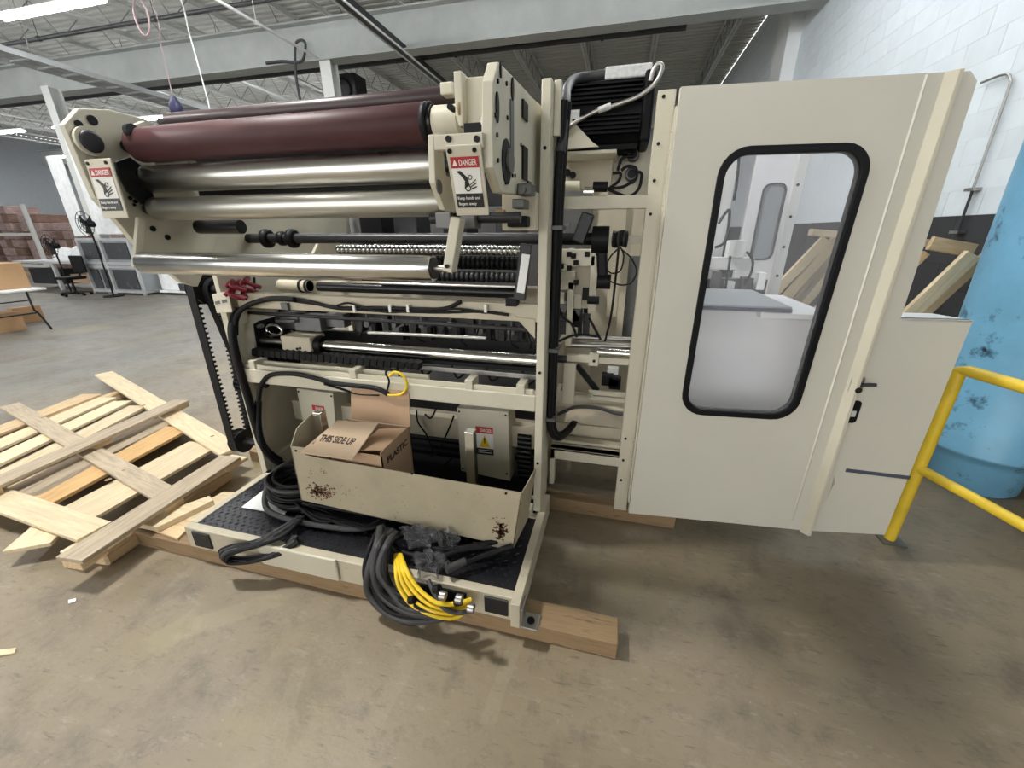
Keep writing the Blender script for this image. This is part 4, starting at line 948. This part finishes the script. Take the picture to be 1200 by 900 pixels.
s0 = pd(978,556); s1 = pd(968,587); part(MB().prism([dp(s0[0],s0[1],.0003), dp(s0[0]+.012,s0[1]-.05,.0003), dp(s1[0]-.002,s1[1],.0003), dp(s1[0]+.003,s1[1]+.06,.0003)], DN*.0005), 'scratch', 'wood_grey', parent=sd)
# piano hinge
hm = MB().cyl((0,0,-.0085),(0,0,.0085),.008,8).mesh('hinge_knuckle'); hm.materials.append(M['cream'])
hg = part(B(.15,.163,1.996,2.0,.2,2.05), 'hinge_leaf', 'cream', .001)
z = .25
while z < 2.0:
    if z < .60 or z > 1.25:
        o = bpy.data.objects.new('hinge_knuckle', hm); COL.objects.link(o); o.parent = hg; o.location = V((.166,1.955,z))-OFF[MC.name]
    z += .0195
part(B(.163,.172,1.93,1.99,.2,2.06), 'hinge_leaf', 'cream', .001)
# ---- inside seen through the door window
ic = part(B(.40,1.06,2.32,3.0,.30,1.215), 'inner_cabinet', 'white_panel', .006)
part(B(.38,.86,2.28,2.95,1.222,1.25), 'cabinet_lid', 'machine_grey', .004, parent=ic)
part(B(.38,.86,2.27,2.28,1.222,1.24), 'lid_edge', 'blue_strip', parent=ic)
part(B(.72,1.10,2.26,2.32,1.19,1.22), 'cabinet_edge', 'white_metal', .004, parent=ic)
FYp = 4.0
q = [pY(*k_, FYp) for k_ in ((887,186),(936,180),(918,340),(868,345))]
fx0, fx1 = q[0].x, q[1].x
a = pY(897,217,FYp); b = pY(905,303,FYp); a1 = pY(921,217,FYp)
ow = corner_loop([V((fx0,2.35,0)), V((fx0,1.0,0)), V((fx1,1.0,0)), V((fx1,2.35,0))])
iw = rrect([V((a.x,a.z,0)), V((a.x,b.z,0)), V((a1.x,b.z,0)), V((a1.x,a.z,0))], .05)
rd = part(MB().frame([V((p.x,FYp,p.y)) for p in ow], [V((p.x,FYp,p.y)) for p in iw], (0,.03,0)), 'rear_door', 'white_panel')
part(MB().prism([V((p.x,FYp+.01,p.y)) for p in iw], (0,.005,0)), 'rear_pane', 'machine_grey', parent=rd)
iw2 = rrect([V((a.x-.015,a.z+.015,0)), V((a.x-.015,b.z-.015,0)), V((a1.x+.015,b.z-.015,0)), V((a1.x+.015,a.z+.015,0))], .06)
part(MB().frame([V((p.x,FYp-.006,p.y)) for p in iw2], [V((p.x,FYp-.006,p.y)) for p in iw], (0,.02,0)), 'rear_seal', 'grey_steel', parent=rd)
a = pY(936,180,3.4); b = pY(950,180,3.4); c = pY(922,345,3.4)
part(B(1.11,1.17,3.4,3.46,.2,2.3), 'rear_post', 'white_metal', .003)
for z in (1.3,1.5,1.7,1.9): part(MB().cyl((1.135,3.396,z),(1.135,3.40,z),.01,8), 'bolt', 'dark_steel')
part(B(.62,.72,3.3,3.36,.2,2.3), 'rear_post', 'white_metal', .003)
part(B(.35,.45,3.0,3.06,1.2,2.3), 'rear_post', 'cream', .003)
part(B(.40,.88,3.1,3.2,1.36,1.44), 'rear_beam', 'white_metal', .003)
part(B(.70,.80,3.05,3.15,1.44,1.55), 'junction_box', 'white_metal', .006)
part(B(.42,.50,3.06,3.12,1.44,1.75), 'rear_bracket', 'steel_greywhite', .004)
part(B(.4,1.05,3.3,3.4,1.16,1.28), 'rear_beam', 'grey_steel', .003)
for k in range(6): x = .45+.09*k; part(B(x,x+.05,3.02,3.1,1.24,1.24+.05+.03*(k%3)), 'rear_fitting', 'white_metal' if k % 2 else 'grey_steel', .004)
wire(((842,262),(850,250),(855,247),(853,270),(848,285),(838,290)), 3.0, .009, 'cable_grey', 'air_line')
wire(((856,300),(853,320),(850,340)), 3.0, .008, 'cable_grey', 'air_line')
wire(((875,295),(882,305),(880,320),(872,335)), 3.0, .008, 'cable_grey', 'air_line')
wire(((866,185),(864,210),(860,235)), 2.9, .008, 'cable_grey', 'air_line')
# ================================================================== LOOSE THINGS
# timber skids under the machine
def skid(x0, x1, y0, y1, z1, lab):
    o = plank('timber_skid', ((x0),(y0+y1)/2,z1/2), (x1,(y0+y1)/2,z1/2), y1-y0, z1, 'skid_wood', bevel=.004)
    return tag(o, lab, 'timber')
skid(-2.475,.127,1.165,1.287,.088,'long front timber skid under the tread plate platform')
skid(-2.55,.442,2.02,2.115,.088,'rear timber skid under the hinge post of the machine')
# broken planks on the end of the skid
def quadboard(name, pts, z, th, m, lab, cat='board', grp=None):
    P = [pZ(a, b, z) for a, b in pts]; o = single(MB().prism(P, (0,0,-th)), name, m, lab, cat, grp); return o
quadboard('broken_board', ((155,612),(184,618),(250,586),(245,581)), .135, .03, 'wood_pale', 'splintered pale board lying across the end of the front skid')
quadboard('broken_board', ((205,607),(235,612),(278,577),(262,576)), .103, .013, 'wood_pale', 'narrow pale board half hidden beside the tread plate')
quadboard('broken_board', ((182,622),(208,631),(240,600),(222,598)), .102, .012, 'wood', 'short board offcut lying flat on the front skid')
for k in range(9):
    a = pZ(156+k*2.6, 613+k*.7+random.uniform(-2,2), .14); o = None
# ---- big upside down block pallet
PL = thing('broken_pallet', (-3.6,1.7,0), 'large broken wooden pallet lying upside down beside the machine', 'pallet')
def pb(a, b, c, d, z, th, m, name, taper=True):
    """board from the pixel corners of its two ends: a-b one end, c-d the other"""
    A_, B_, C_, D_ = pZ(*a, z), pZ(*b, z), pZ(*c, z), pZ(*d, z)
    p = (A_+B_)/2; q = (C_+D_)/2; wd = ((A_-B_).length+(C_-D_).length)/2
    dr = (q-p).normalized(); sd_ = V((-dr.y, dr.x, 0)); wd = (abs((A_-B_).dot(sd_))+abs((C_-D_).dot(sd_)))/2
    return plank(name, p-V((0,0,th/2)), q-V((0,0,th/2)), wd, th, m, PL)
# deck boards on the floor (run along the runners)
for a, b, c, d, m in (((115,462),(100,461),(-60,520),(-45,527),'wood'),((133,466),(118,465),(-60,538),(-45,546),'wood_pale'),((152,470),(136,469),(-50,553),(-35,561),'wood_pale'),((170,476),(155,474),(-40,570),(-25,580),'wood_pale'),
                  ((202,495),(182,487),(35,588),(5,574),'wood_grey'),((219,504),(200,496),(56,592),(26,584),'wood_orange'),((252,525),(229,513),(96,614),(64,600),'wood_pale'),((286,538),(276,530),(88,655),(74,644),'wood_pale')):
    pb(a, b, c, d, .105, .022, m, 'deck_board')
# stringer boards across
pb((111,441),(131,433),(258,531),(284,524), .132, .022, 'wood_pale', 'stringer_board')
pb((4,477),(18,471),(176,587),(206,568), .132, .022, 'wood_grey', 'stringer_board')
pb((-70,575),(-40,556),(92,634),(128,610), .132, .022, 'wood_pale', 'stringer_board')
# blocks and runners
R1 = (pZ(64,650,.195)+pZ(97,660,.195))/2, (pZ(260,529,.195)+pZ(281,540,.195))/2
R2 = (pZ(-50,568,.195)+pZ(-45,600,.195))/2, (pZ(205,466,.195)+pZ(221,471,.195))/2
for (p, q) in (R1, R2):
    d = (q-p).normalized()
    for t in (.06,.5,.965):
        c = p+(q-p)*t; plank('block', c-d*.055+V((0,0,-.0425)), c+d*.055+V((0,0,-.0425)), .11, .041, 'wood', PL)
    plank('runner_board', p+V((0,0,-.01)), q+V((0,0,-.01)), .15, .022, 'wood_grey', PL)
for (p, q) in (R1, R2, (R2[0]+V((-1.1,.35,0)), R2[1]+V((-1.1,.3,0)))):
    d = (q-p).normalized(); plank('edge_beam', V((p.x-.085,p.y,.041))+d*.13, V((q.x-.085,q.y,.041)), .09, .082, 'wood', PL, bevel=.012)
nh = MB()
for px, py, r in ((127,562,.018),(249,511,.014),(168,475,.016),(50,489,.014),(145,551,.01)):
    c = pZ(px,py,.1322); nh.cyl(c, c+V((0,0,.0006)), r, 14)
build(nh, 'knots', 'skid_wood', PL)
pb((20,635),(42,647),(52,600),(82,618), .105, .022, 'wood_pale', 'deck_board')
# small chip of wood on the floor
quadboard('wood_chip', ((-14,770),(-8,762),(19,759),(17,765)), .008, .007, 'wood_pale', 'thin wood strip lying on the bare concrete', 'wood chip')
quadboard('wood_chip', ((80,707),(80,703),(89,701),(89,704)), .005, .004, 'plastic_white', 'tiny white scrap on the concrete near the pallet', 'scrap')
# ---- cardboard box behind the kick panel
BX0 = thing('open_carton', (-1.16,1.5,.313), 'open brown cardboard carton standing behind the rusty kick panel', 'carton')
x0, x1, y0, y1, z0, z1 = -1.345, -.975, 1.385, 1.655, .313, .665
build(B(x0,x1,y0,y0+.006,z0,z1-.02).box(x0,x1,y1-.006,y1,z0,z1).box(x0,x0+.006,y0,y1,z0,z1).box(x1-.006,x1,y0,y1,z0,z1).box(x0,x1,y0,y1,z0,z0+.006), 'body', 'cardboard', BX0)
a = pY(411,458,1.66); b = pY(470,463,1.66)
build(MB().prism([(x0+.02,1.66,z1),(x1,1.66,z1),(x1-.01,1.70,.845),(x0+.02,1.70,.84)], (0,.006,0)), 'rear_flap', 'cardboard', BX0)
build(MB().prism([(x0,y0+.02,z1),(x0,y1-.02,z1),(x0+.14,y1-.02,z1-.05),(x0+.14,y0+.02,z1-.05)], (0,0,.005)), 'side_flap', 'cardboard', BX0)
build(MB().prism([(x1,y0+.02,z1),(x1,y1-.02,z1),(x1-.17,y1-.02,z1-.03),(x1-.17,y0+.02,z1-.03)], (0,0,.005)), 'side_flap', 'cardboard', BX0)
fl = [V((x0-.035,1.335,.632)), V((x1-.12,1.335,.637)), V((x1-.10,y0+.15,.725)), V((x0+.04,y0+.15,.715))]
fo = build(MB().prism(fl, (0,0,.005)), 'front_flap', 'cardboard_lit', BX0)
ux = (fl[1]-fl[0]).normalized(); uy = (fl[3]-fl[0]).normalized(); uy = (uy-ux*uy.dot(ux)).normalized()
text('lettering', 'THIS SIDE UP', fl[0]+ux*.055+uy*.075+V((0,0,.008)), ux, uy, .055, 'ink', fo, .19, .025)
text('lettering', 'PLASTIC', V((x1+.001,y0+.04,.585)), (0,1,.0), (0,0,1), .045, 'ink', BX0, .19, .025)
# ---- cable coils
rc = random.Random(11)
def coil(c, rx, ry, turns, r, hz, m, parent, rot=0, jit=.02, name='cable'):
    for k in range(turns):
        s = 1-.30*rc.random(); ph = rc.random()*6; pts = []
        for i in range(16):
            t = 2*pi*i/16; x = rx*s*cos(t)*(1+jit*3*sin(2*t+ph)); y = ry*s*sin(t)*(1+jit*3*cos(3*t+ph))
            pts.append(V(c)+V((x*cos(rot)-y*sin(rot), x*sin(rot)+y*cos(rot), hz*k/turns+.008*sin(t*2+ph)+r)))
        build(MB().tube(pts, r, 7, closed=True, res=3), name, m, parent)
K1 = thing('cable_coil', (-1.55,1.42,.215), 'big coil of black and grey cable heaped on the tread plate at the carton corner', 'cable')
coil((-1.60,1.50,.215), .17, .13, 24, .008, .15, 'cable_black', K1)
coil((-1.60,1.50,.225), .17, .13, 5, .011, .14, 'cable_grey', K1)
def path(K, pts, z, r, m, name='cable'): return build(MB().tube([pZ(a, b, c if c is not None else z) for a, b, c in pts], r, 8), name, m, K)
path(K1, ((345,540,.34),(322,552,.33),(312,575,.28),(312,595,.25),(330,606,.24),(370,615,.24),(420,620,.24),(445,612,.25)), 0, .015, 'cable_grey')
K2 = thing('cable_coil', (-1.6,1.2,.215), 'loops of black cable hanging over the left front edge of the platform', 'cable')
for k in range(15):
    j = lambda a_=4: rc.uniform(-a_, a_)
    d_ = rc.uniform(0, 24)
    path(K2, ((352+j(),602+d_*.4,.26),(330+j(),616+d_*.5+j(2),.25),(300+j(),630+d_*.45+j(2),.24),(272+j(),637+d_*.5,.21),(258+j(5)+d_*.3,644+d_*.5,.17),(272+j(),650+d_*.45,.14),(300+j(),651+d_*.3+j(2),.15),(326+j(),640+d_*.4,.19),(346+j(),624+d_*.5,.235)), 0, .0065 if k % 3 else .010, 'cable_black' if k % 4 else 'cable_grey')
K3 = thing('cable_coil', (-1.2,1.3,.215), 'flat bundle of black cables lying under the kick panel edge', 'cable')
for k in range(18):
    s = rc.uniform(-5,5); path(K3, ((352+s,572+k*1.5+s,.25+.01*(k%4)),(378+s,586+k*1.3-s,.26),(405-s,597+k*1.0+s*.6,.25),(432,606+k*.8,.25),(452,610+s,.26)), 0, .008, 'cable_black')
K4 = thing('cable_coil', (-.85,1.15,.01), 'thick black and grey power cables drooping over the platform front to the floor', 'cable')
for k in range(11):
    o_ = k*3.7; m = 'cable_grey' if k in (1,5,8) else 'cable_black'; r = .018 if m == 'cable_grey' else .010+.004*(k % 2); j = lambda: rc.uniform(-4,4)
    A_ = [pY(447+o_*.55+j(),618+o_*.25,1.30), pY(436+o_*.55+j(),640,1.18), pY(428+o_*.7+j(),668,1.12), pY(432+o_*.8+j(),695-o_*.1+j(),1.10), pY(450+o_*.85+j(),716-o_*.3+j(),1.08), pY(480+o_*.6+j(),728-o_*.45+j(),1.07), pY(510+o_*.3+j(),726-o_*.35,1.09), pY(540,715-o_*.2,1.13)]
    build(MB().tube(A_, r, 8), 'cable', m, K4)
K5 = thing('yellow_cable_coil', (-.68,1.1,.05), 'yellow cable looped over the platform front beside the grey power cables', 'cable')
for k in range(4):
    o_ = k*4.5
    A_ = [pY(464+o_*.4,650,1.20), pY(464+o_*.9,668,1.12), pY(468+o_*1.3,688-o_*.3,1.09), pY(482+o_*1.2,708-o_*.8,1.07), pY(505+o_*.6,720-o_*1.0,1.06), pY(532,724-o_*1.2,1.08), pY(552,712-o_*.7,1.12)]
    build(MB().tube(A_, .009, 8), 'cable', 'cable_yellow', K5)
build(MB().tube([pY(502,680,1.12), pY(510,697,1.08), pY(520,712,1.06), pY(535,718,1.06), pY(552,716,1.08)], .010, 8), 'cable', 'cable_grey', K5)
for a, b in ((483,703),(512,690),(537,705)):
    c = pY(a,b,1.06); build(MB().cyl(c-V((.012,0,.006)), c+V((.012,0,.006)), .016, 10), 'cable_tie', 'black', K5)
for a, b in ((519,698),(538,702),(552,713)):
    c = pY(a,b,1.05); build(MB().cyl(c-V((.012,0,0)), c+V((.012,0,0)), .018, 10), 'connector', 'steel', K5)
K6 = thing('connector_cable', (-.6,1.3,.215), 'black cable stubs with grey connectors lying beneath the kick panel', 'cable')
for pts in (((600,640,.30),(570,650,.27),(545,660,.26),(525,665,.26)),((590,632,.30),(555,640,.28),(520,644,.27),(495,640,.27)),((450,615,.27),(462,640,.27),(480,650,.26),(500,652,.26)),((575,640,.28),(540,645,.27),(510,655,.26))): path(K6, pts, 0, .013, 'cable_black')
a = pZ(545,658,.265); b = pZ(523,668,.265); build(MB().cyl(a, b, .018, 10), 'connector', 'cable_grey', K6)
# crumpled clear bags over the connectors
def bag(c, s, lab):
    bm = bmesh.new(); bmesh.ops.create_icosphere(bm, subdivisions=3, radius=1)
    r_ = random.Random(int(c.x*1000)); 
    for v in bm.verts:
        k = 1+.28*sin(v.co.x*7+v.co.y*5)+.16*sin(v.co.z*13+v.co.x*9)+r_.uniform(-.07,.07); v.co = V((v.co.x*s[0]*k, v.co.y*s[1]*k, max(v.co.z*s[2]*k, -s[2]*.9)))
    me = bpy.data.meshes.new('plastic_bag'); bm.to_mesh(me); bm.free(); me.materials.append(M['clear_film'])
    o = bpy.data.objects.new('plastic_bag', me); COL.objects.link(o); o.location = c; OFF[o.name] = c
    return tag(o, lab, 'plastic bag')
bag(pZ(490,628,.30), (.085,.05,.045), 'crumpled clear plastic bag tucked against the kick panel')
bag(pZ(523,632,.29), (.05,.04,.045), 'small knot of clear plastic film by the connectors')
bag(pZ(502,660,.25), (.07,.06,.05), 'crumpled clear plastic bag on the platform front edge')
# ---- yellow guard rail
YG = thing('guard_rail', (1.59,2.228,0), 'yellow tubular steel guard rail standing beside the machine door', 'guard rail')
gy, gx = 2.228, 1.59
top = pY(1131,430,2.228); mid = pY(1087,545,2.228)
build(MB().cyl((gx,gy,.005),(gx,gy,1.0),.026,18), 'post', 'yellow_paint', YG)
e1 = pZ(1200,452,1.0); dr = V((e1.x-gx, e1.y-gy, 0)).normalized(); dr = V((.30,-.95,0)).normalized()
build(MB().tube([V((gx,gy,.94)), V((gx,gy,.99)), V((gx,gy,1.0))+dr*.03, V((gx,gy,1.0))+dr*1.3], .026, 14, smooth=False), 'top_rail', 'yellow_paint', YG)
build(MB().cyl(V((gx,gy,.46)), V((gx,gy,.46))+dr*1.3, .024, 14), 'middle_rail', 'yellow_paint', YG)
build(MB().cyl(V((gx,gy,0))+dr*1.3, V((gx,gy,1.0))+dr*1.3, .026, 14), 'post', 'yellow_paint', YG)
build(B(gx-.055,gx+.055,gy-.055,gy+.055,0,.008), 'foot_plate', 'grey_steel', YG)
# ---- blue steel drum column
tx, ty = 2.45, 3.05
BT = thing('blue_tank', (tx,ty,0), 'chipped blue painted steel tank standing behind the yellow guard rail', 'tank')
build(MB().lathe([(0,.225),(.015,.24),(.20,.255),(.255,.28),(.275,.315),(.29,.315),(.31,.30),(.9,.32),(1.5,.335),(2.3,.345),(2.7,.35)], (tx,ty,0), (0,0,1), 40), 'body', 'blue_paint', BT)
# ---- lumber rack by the wall
LR = thing('lumber_rack', (2.2,3.9,0), 'pale timber rack of slanted boards leaning at the dark lower wall', 'lumber rack')
def lr(a, b, Ya, Yb, wd, ht, m='wood_pale', up=(0,-1,0)): return plank('timber', pY(*a, Ya), pY(*b, Yb), wd, ht, m, LR, up=up)
plank('timber', pY(950,272,3.9), pY(1120,288,3.9), .09, .05, 'wood_pale', LR)
p0 = pY(1128,284,3.85); plank('timber', pY(1090,285,3.7), pY(1140,294,3.7), .04, .09, 'wood', LR, up=(0,0,1))
p0, p1 = pY(1140,298,3.6), pY(1062,372,3.6); p1 = p0+(p1-p0)*((p0.z-.01)/(p0.z-p1.z)); plank('timber', p0, p1, .10, .04, 'wood_pale', LR, up=(0,-1,0))
lr((1160,296),(1075,375),3.75,3.75,.06,.04,'wood')
lr((1085,296),(1050,330),3.9,3.9,.05,.04,'wood')
for a, b, m in (((968,280),(905,345),'wood_pale'),((980,281),(920,350),'wood_pale'),((992,283),(933,352),'wood_grey'),((1006,285),(944,352),'wood_pale'),((1022,298),(970,352),'wood_pale')):
    p0, p1 = pY(*a, 3.95), pY(*b, 3.95); p1 = p0+(p1-p0)*((p0.z-.01)/(p0.z-p1.z)); plank('timber', p0, p1, .075, .04, m, LR, up=(0,-1,0))
# ================================================================== FAR LEFT OF THE HALL
# folding table with cartons
TB = thing('folding_table', (-10.2,4.3,0), 'white topped folding table with bent steel legs', 'table')
tx0, tx1, ty0, ty1 = -11.2, -9.45, 3.9, 4.75
build(B(tx0,tx1,ty0,ty1,.715,.75), 'table_top', 'plastic_white', TB, .01)
for x in (-11.0,-9.7):
    for s in (0,1):
        yy = (4.05,4.6)[s]; o_ = (-.12,.12)[s]
        build(MB().tube([(x,yy,.715),(x,yy,.40),(x,yy+o_*.3,.32),(x,yy+o_,.02)], .016, 8), 'leg', 'dark_steel', TB)
    build(MB().cyl((x,4.02,.33),(x,4.62,.33),.013,8).cyl((x,4.05,.55),(x,4.6,.55),.010,8), 'cross_brace', 'dark_steel', TB)
def carton(x0, x1, y0, y1, z0, z1, lab, m='cardboard_orange', grp=None):
    t = thing('cardboard_box', ((x0+x1)/2,(y0+y1)/2,z0), lab, 'box', grp)
    build(B(x0,x1,y0,y1,z0,z1), 'body', m, t, .006)
    build(B(x0,x1,(y0+y1)/2-.03,(y0+y1)/2+.03,z1,z1+.002), 'tape', 'cardboard_lit', t)
    for s in (-1,1): build(B(x0+.005,x1-.005,(y0 if s < 0 else (y0+y1)/2+.004),((y0+y1)/2-.004 if s < 0 else y1),z1,z1+.0015), 'flap', m, t)
    return t
carton(-11.0,-9.72,4.0,4.7,.75,1.16,'wide brown cardboard box standing on the folding table')
carton(-10.9,-10.2,4.0,4.65,0,.32,'brown cardboard box on the floor under the folding table')
carton(-11.1,-10.95,4.9,5.3,0,.3,'small cardboard box on the floor behind the folding table')
# grey cabinet machine in aluminium frame
GC = thing('grey_cabinet', (-12.9,8.6,0), 'grey control cabinet in an aluminium frame with dark windows', 'cabinet')
cx0, cx1, cy0, cy1 = -14.6, -12.7, 8.35, 9.1
build(B(cx0+.03,cx1-.03,cy0+.03,cy1-.03,.05,1.45), 'body', 'machine_grey', GC)
for x in (cx0,-13.75,cx1):
    for y in (cy0,cy1): build(B(x-.03,x+.03,y-.03,y+.03,0,1.5), 'post', 'aluminium', GC)
for z in (.08,.75,.85,1.47):
    for y in (cy0,cy1): build(B(cx0,cx1,y-.025,y+.025,z-.03,z+.03), 'rail', 'aluminium', GC)
for x in (cx0,cx1):
    for z in (.08,.8,1.47): build(B(x-.025,x+.025,cy0,cy1,z-.03,z+.03), 'rail', 'aluminium', GC)
for x0_, x1_, z0_, z1_ in ((-14.5,-13.9,.95,1.38),(-13.65,-12.8,.95,1.38),(-14.5,-14.2,.15,.68),(-14.1,-13.85,.15,.68),(-13.65,-12.8,.15,.68)): build(B(x0_,x1_,cy0-.01,cy0+.005,z0_,z1_), 'window', 'dark_screen', GC)
W2 = thing('white_workstation', (-11.6,8.9,0), 'white machine bench with a small dark controller at its foot', 'workstation')
build(B(-12.5,-10.9,8.6,9.3,.06,.12), 'base_plate', 'plastic_white', W2); build(B(-12.6,-11.9,8.75,9.3,.12,1.9), 'tower', 'plastic_white', W2, .02); build(B(-11.9,-11.2,8.8,9.3,.12,.7), 'side_cover', 'plastic_white', W2, .02)
build(B(-11.75,-11.4,8.6,8.8,.12,.32), 'controller', 'dark_screen', W2, .01)
for x in (-12.4,-11.0): build(B(x-.04,x+.04,8.7,9.2,0,.06), 'foot', 'dark_steel', W2)
build(B(-12.55,-12.2,8.73,8.75,1.2,1.55), 'touch_screen', 'dark_screen', W2)
# notice boards on the column
def board(x0, x1, z0, z1, y, lab, cat='board', m='plastic_white', name='notice_board'):
    return single(B(x0,x1,y-.02,y,z0,z1), name, m, lab, cat, bevel=.004)
board(-14.75,-14.2,1.55,3.5,8.44,'tall white notice board on the left of the white column')
board(-13.85,-12.9,1.6,4.1,8.44,'tall white sheet fixed to the right of the white column')
# pedestal fans
def fan(x, y, h, lab):
    t = thing('pedestal_fan', (x,y,0), lab, 'fan')
    build(MB().cyl((x,y,0),(x,y,.03),.22,20).cyl((x,y,.03),(x,y,h),.02,8), 'stand', 'black', t)
    c = V((x,y-.05,h)); cage = MB()
    for r in (.1,.2,.3): cage.tube([c+V((r*cos(2*pi*i/20),-.06+.1*r,r*sin(2*pi*i/20))) for i in range(20)], .007, 5, closed=True, res=1)
    for i in range(12): cage.cyl(c+V((0,-.07,0)), c+V((.3*cos(2*pi*i/12),-.03,.3*sin(2*pi*i/12))), .005, 4)
    build(cage, 'cage', 'black', t)
    for i in range(3):
        a0 = 2*pi*i/3; build(MB().prism([c, c+V((.26*cos(a0),0,.26*sin(a0))), c+V((.26*cos(a0+.9),.03,.26*sin(a0+.9)))], (0,.006,0)), 'blade', 'dark_steel', t)
    build(MB().cyl(c, c+V((0,.16,0)), .08, 14), 'motor', 'black', t)
fan(-13.35,8.0,1.85,'black pedestal fan standing before the white column')
fan(-15.35,8.2,1.3,'low black fan standing among the packing benches')
# packing bench and chair
PBn = thing('packing_bench', (-16.3,8.9,0), 'low packing bench with a steel top piled with white film', 'bench')
build(B(-18.2,-14.9,8.6,9.5,.78,.84), 'bench_top', 'aluminium', PBn)
for x in (-18.1,-16.5,-15.0):
    for y in (8.65,9.45): build(B(x-.04,x+.04,y-.04,y+.04,0,.78), 'leg', 'steel_greywhite', PBn)
build(B(-18,-16.6,8.8,9.4,.15,.6), 'lower_bin', 'dark_steel', PBn); build(B(-16.4,-15.1,8.9,9.4,.2,.45), 'lower_bin', 'cardboard', PBn)
for k, (x, s) in enumerate(((-15.5,.33),(-16.4,.28))):
    bm = bmesh.new(); bmesh.ops.create_icosphere(bm, subdivisions=3, radius=s)
    for v in bm.verts: v.co *= 1+.25*sin(v.co.x*19+v.co.z*13); v.co.z = max(v.co.z*.8, -s*.5)
    me = bpy.data.meshes.new('film_heap'); bm.to_mesh(me); bm.free(); me.materials.append(M['plastic_white']); o = bpy.data.objects.new('film_heap', me); COL.objects.link(o); o.location = (x, 9.0, .84+s*.5)
    tag(o, ('large heap of white packing film on the low bench','small heap of white packing film on the low bench')[k], 'film')
OC = thing('office_chair', (-14.6,7.9,0), 'black swivel office chair on five castors', 'chair')
cx, cy = -14.6, 7.9
build(B(cx-.25,cx+.25,cy-.24,cy+.24,.44,.52), 'seat', 'black', OC, .03); build(B(cx-.24,cx+.24,cy+.24,cy+.31,.6,1.05), 'backrest', 'black', OC, .03)
build(MB().bar((cx,cy+.2,.46),(cx,cy+.29,.7),.06,.02), 'back_bracket', 'black', OC)
build(MB().cyl((cx,cy,.09),(cx,cy,.44),.03,10), 'column', 'black', OC)
for i in range(5):
    a = 2*pi*i/5; e = V((cx+.3*cos(a), cy+.3*sin(a), .07)); build(MB().bar((cx,cy,.1), e, .05, .03), 'leg', 'black', OC); build(MB().cyl(e+V((-.02,0,-.035)), e+V((.02,0,-.035)), .034, 10), 'castor', 'black', OC)
# wrapped pallets of goods
def goods(x, y, h, k, lab):
    t = thing('wrapped_pallet', (x,y,0), lab, 'pallet load', 'pallet loads by the far wall' if k else None)
    for dy in (-.5,0,.5): build(B(x-.6,x+.6,y+dy-.05,y+dy+.05,0,.1), 'stringer', 'wood', t)
    build(B(x-.6,x+.6,y-.55,y+.55,.1,.13), 'deck', 'wood', t)
    n = int((h-.13)/.32)
    for i in range(n):
        for j in range(3):
            x0_ = x-.57+j*.385; build(B(x0_,x0_+.375,y-.53,y+.53,.13+i*.32,.13+i*.32+.31), 'bundle', 'shrink' if (i+j) % 4 else 'brown_goods', t, .02)
lab = 'tall pallet load of brown bundles in clear film by the far wall'
for k, (x, y, h) in enumerate(((-24.6,12.3,2.9),(-23.1,12.4,2.6),(-26.2,12.2,2.5),(-21.6,12.6,2.2),(-20.2,12.8,1.8),(-27.8,12.2,2.6))): goods(x, y, h, 0 if k in (0,4) else 1, {0:'tallest pallet load of brown bundles in clear film by the far wall',4:'lowest pallet load of brown bundles, at the end of the row by the far wall'}.get(k, lab))
# steel frame rack
RK = thing('pallet_rack', (-22.5,10.6,0), 'light steel upright rack before the wrapped pallet loads', 'rack')
for x in (-24.2,-20.6):
    build(B(x-.05,x+.05,10.55,10.65,0,2.6), 'upright', 'steel_white', RK)
for z in (.5,1.6): build(B(-24.2,-20.6,10.56,10.64,z-.05,z+.05), 'beam', 'steel_white', RK)
# far ceiling unit heater
H = pY(402,105,10.2)
UH = thing('unit_heater', (H.x,10.2,H.z-.3), 'dark unit heater hung behind the slim white column', 'heater')
build(B(H.x-.35,H.x+.35,10.2,10.7,H.z-.33,H.z+.33), 'casing', 'dark_steel', UH, .02)
build(MB().tube([V((H.x+.22*cos(2*pi*i/16),10.18,H.z+.22*sin(2*pi*i/16))) for i in range(16)], .03, 6, closed=True, res=1), 'fan_ring', 'black', UH)
for s in (-.25,.25): build(MB().cyl((H.x+s,10.45,H.z+.33),(H.x+s,10.45,DECK+.02),.01,6), 'hanger', 'steel', UH)
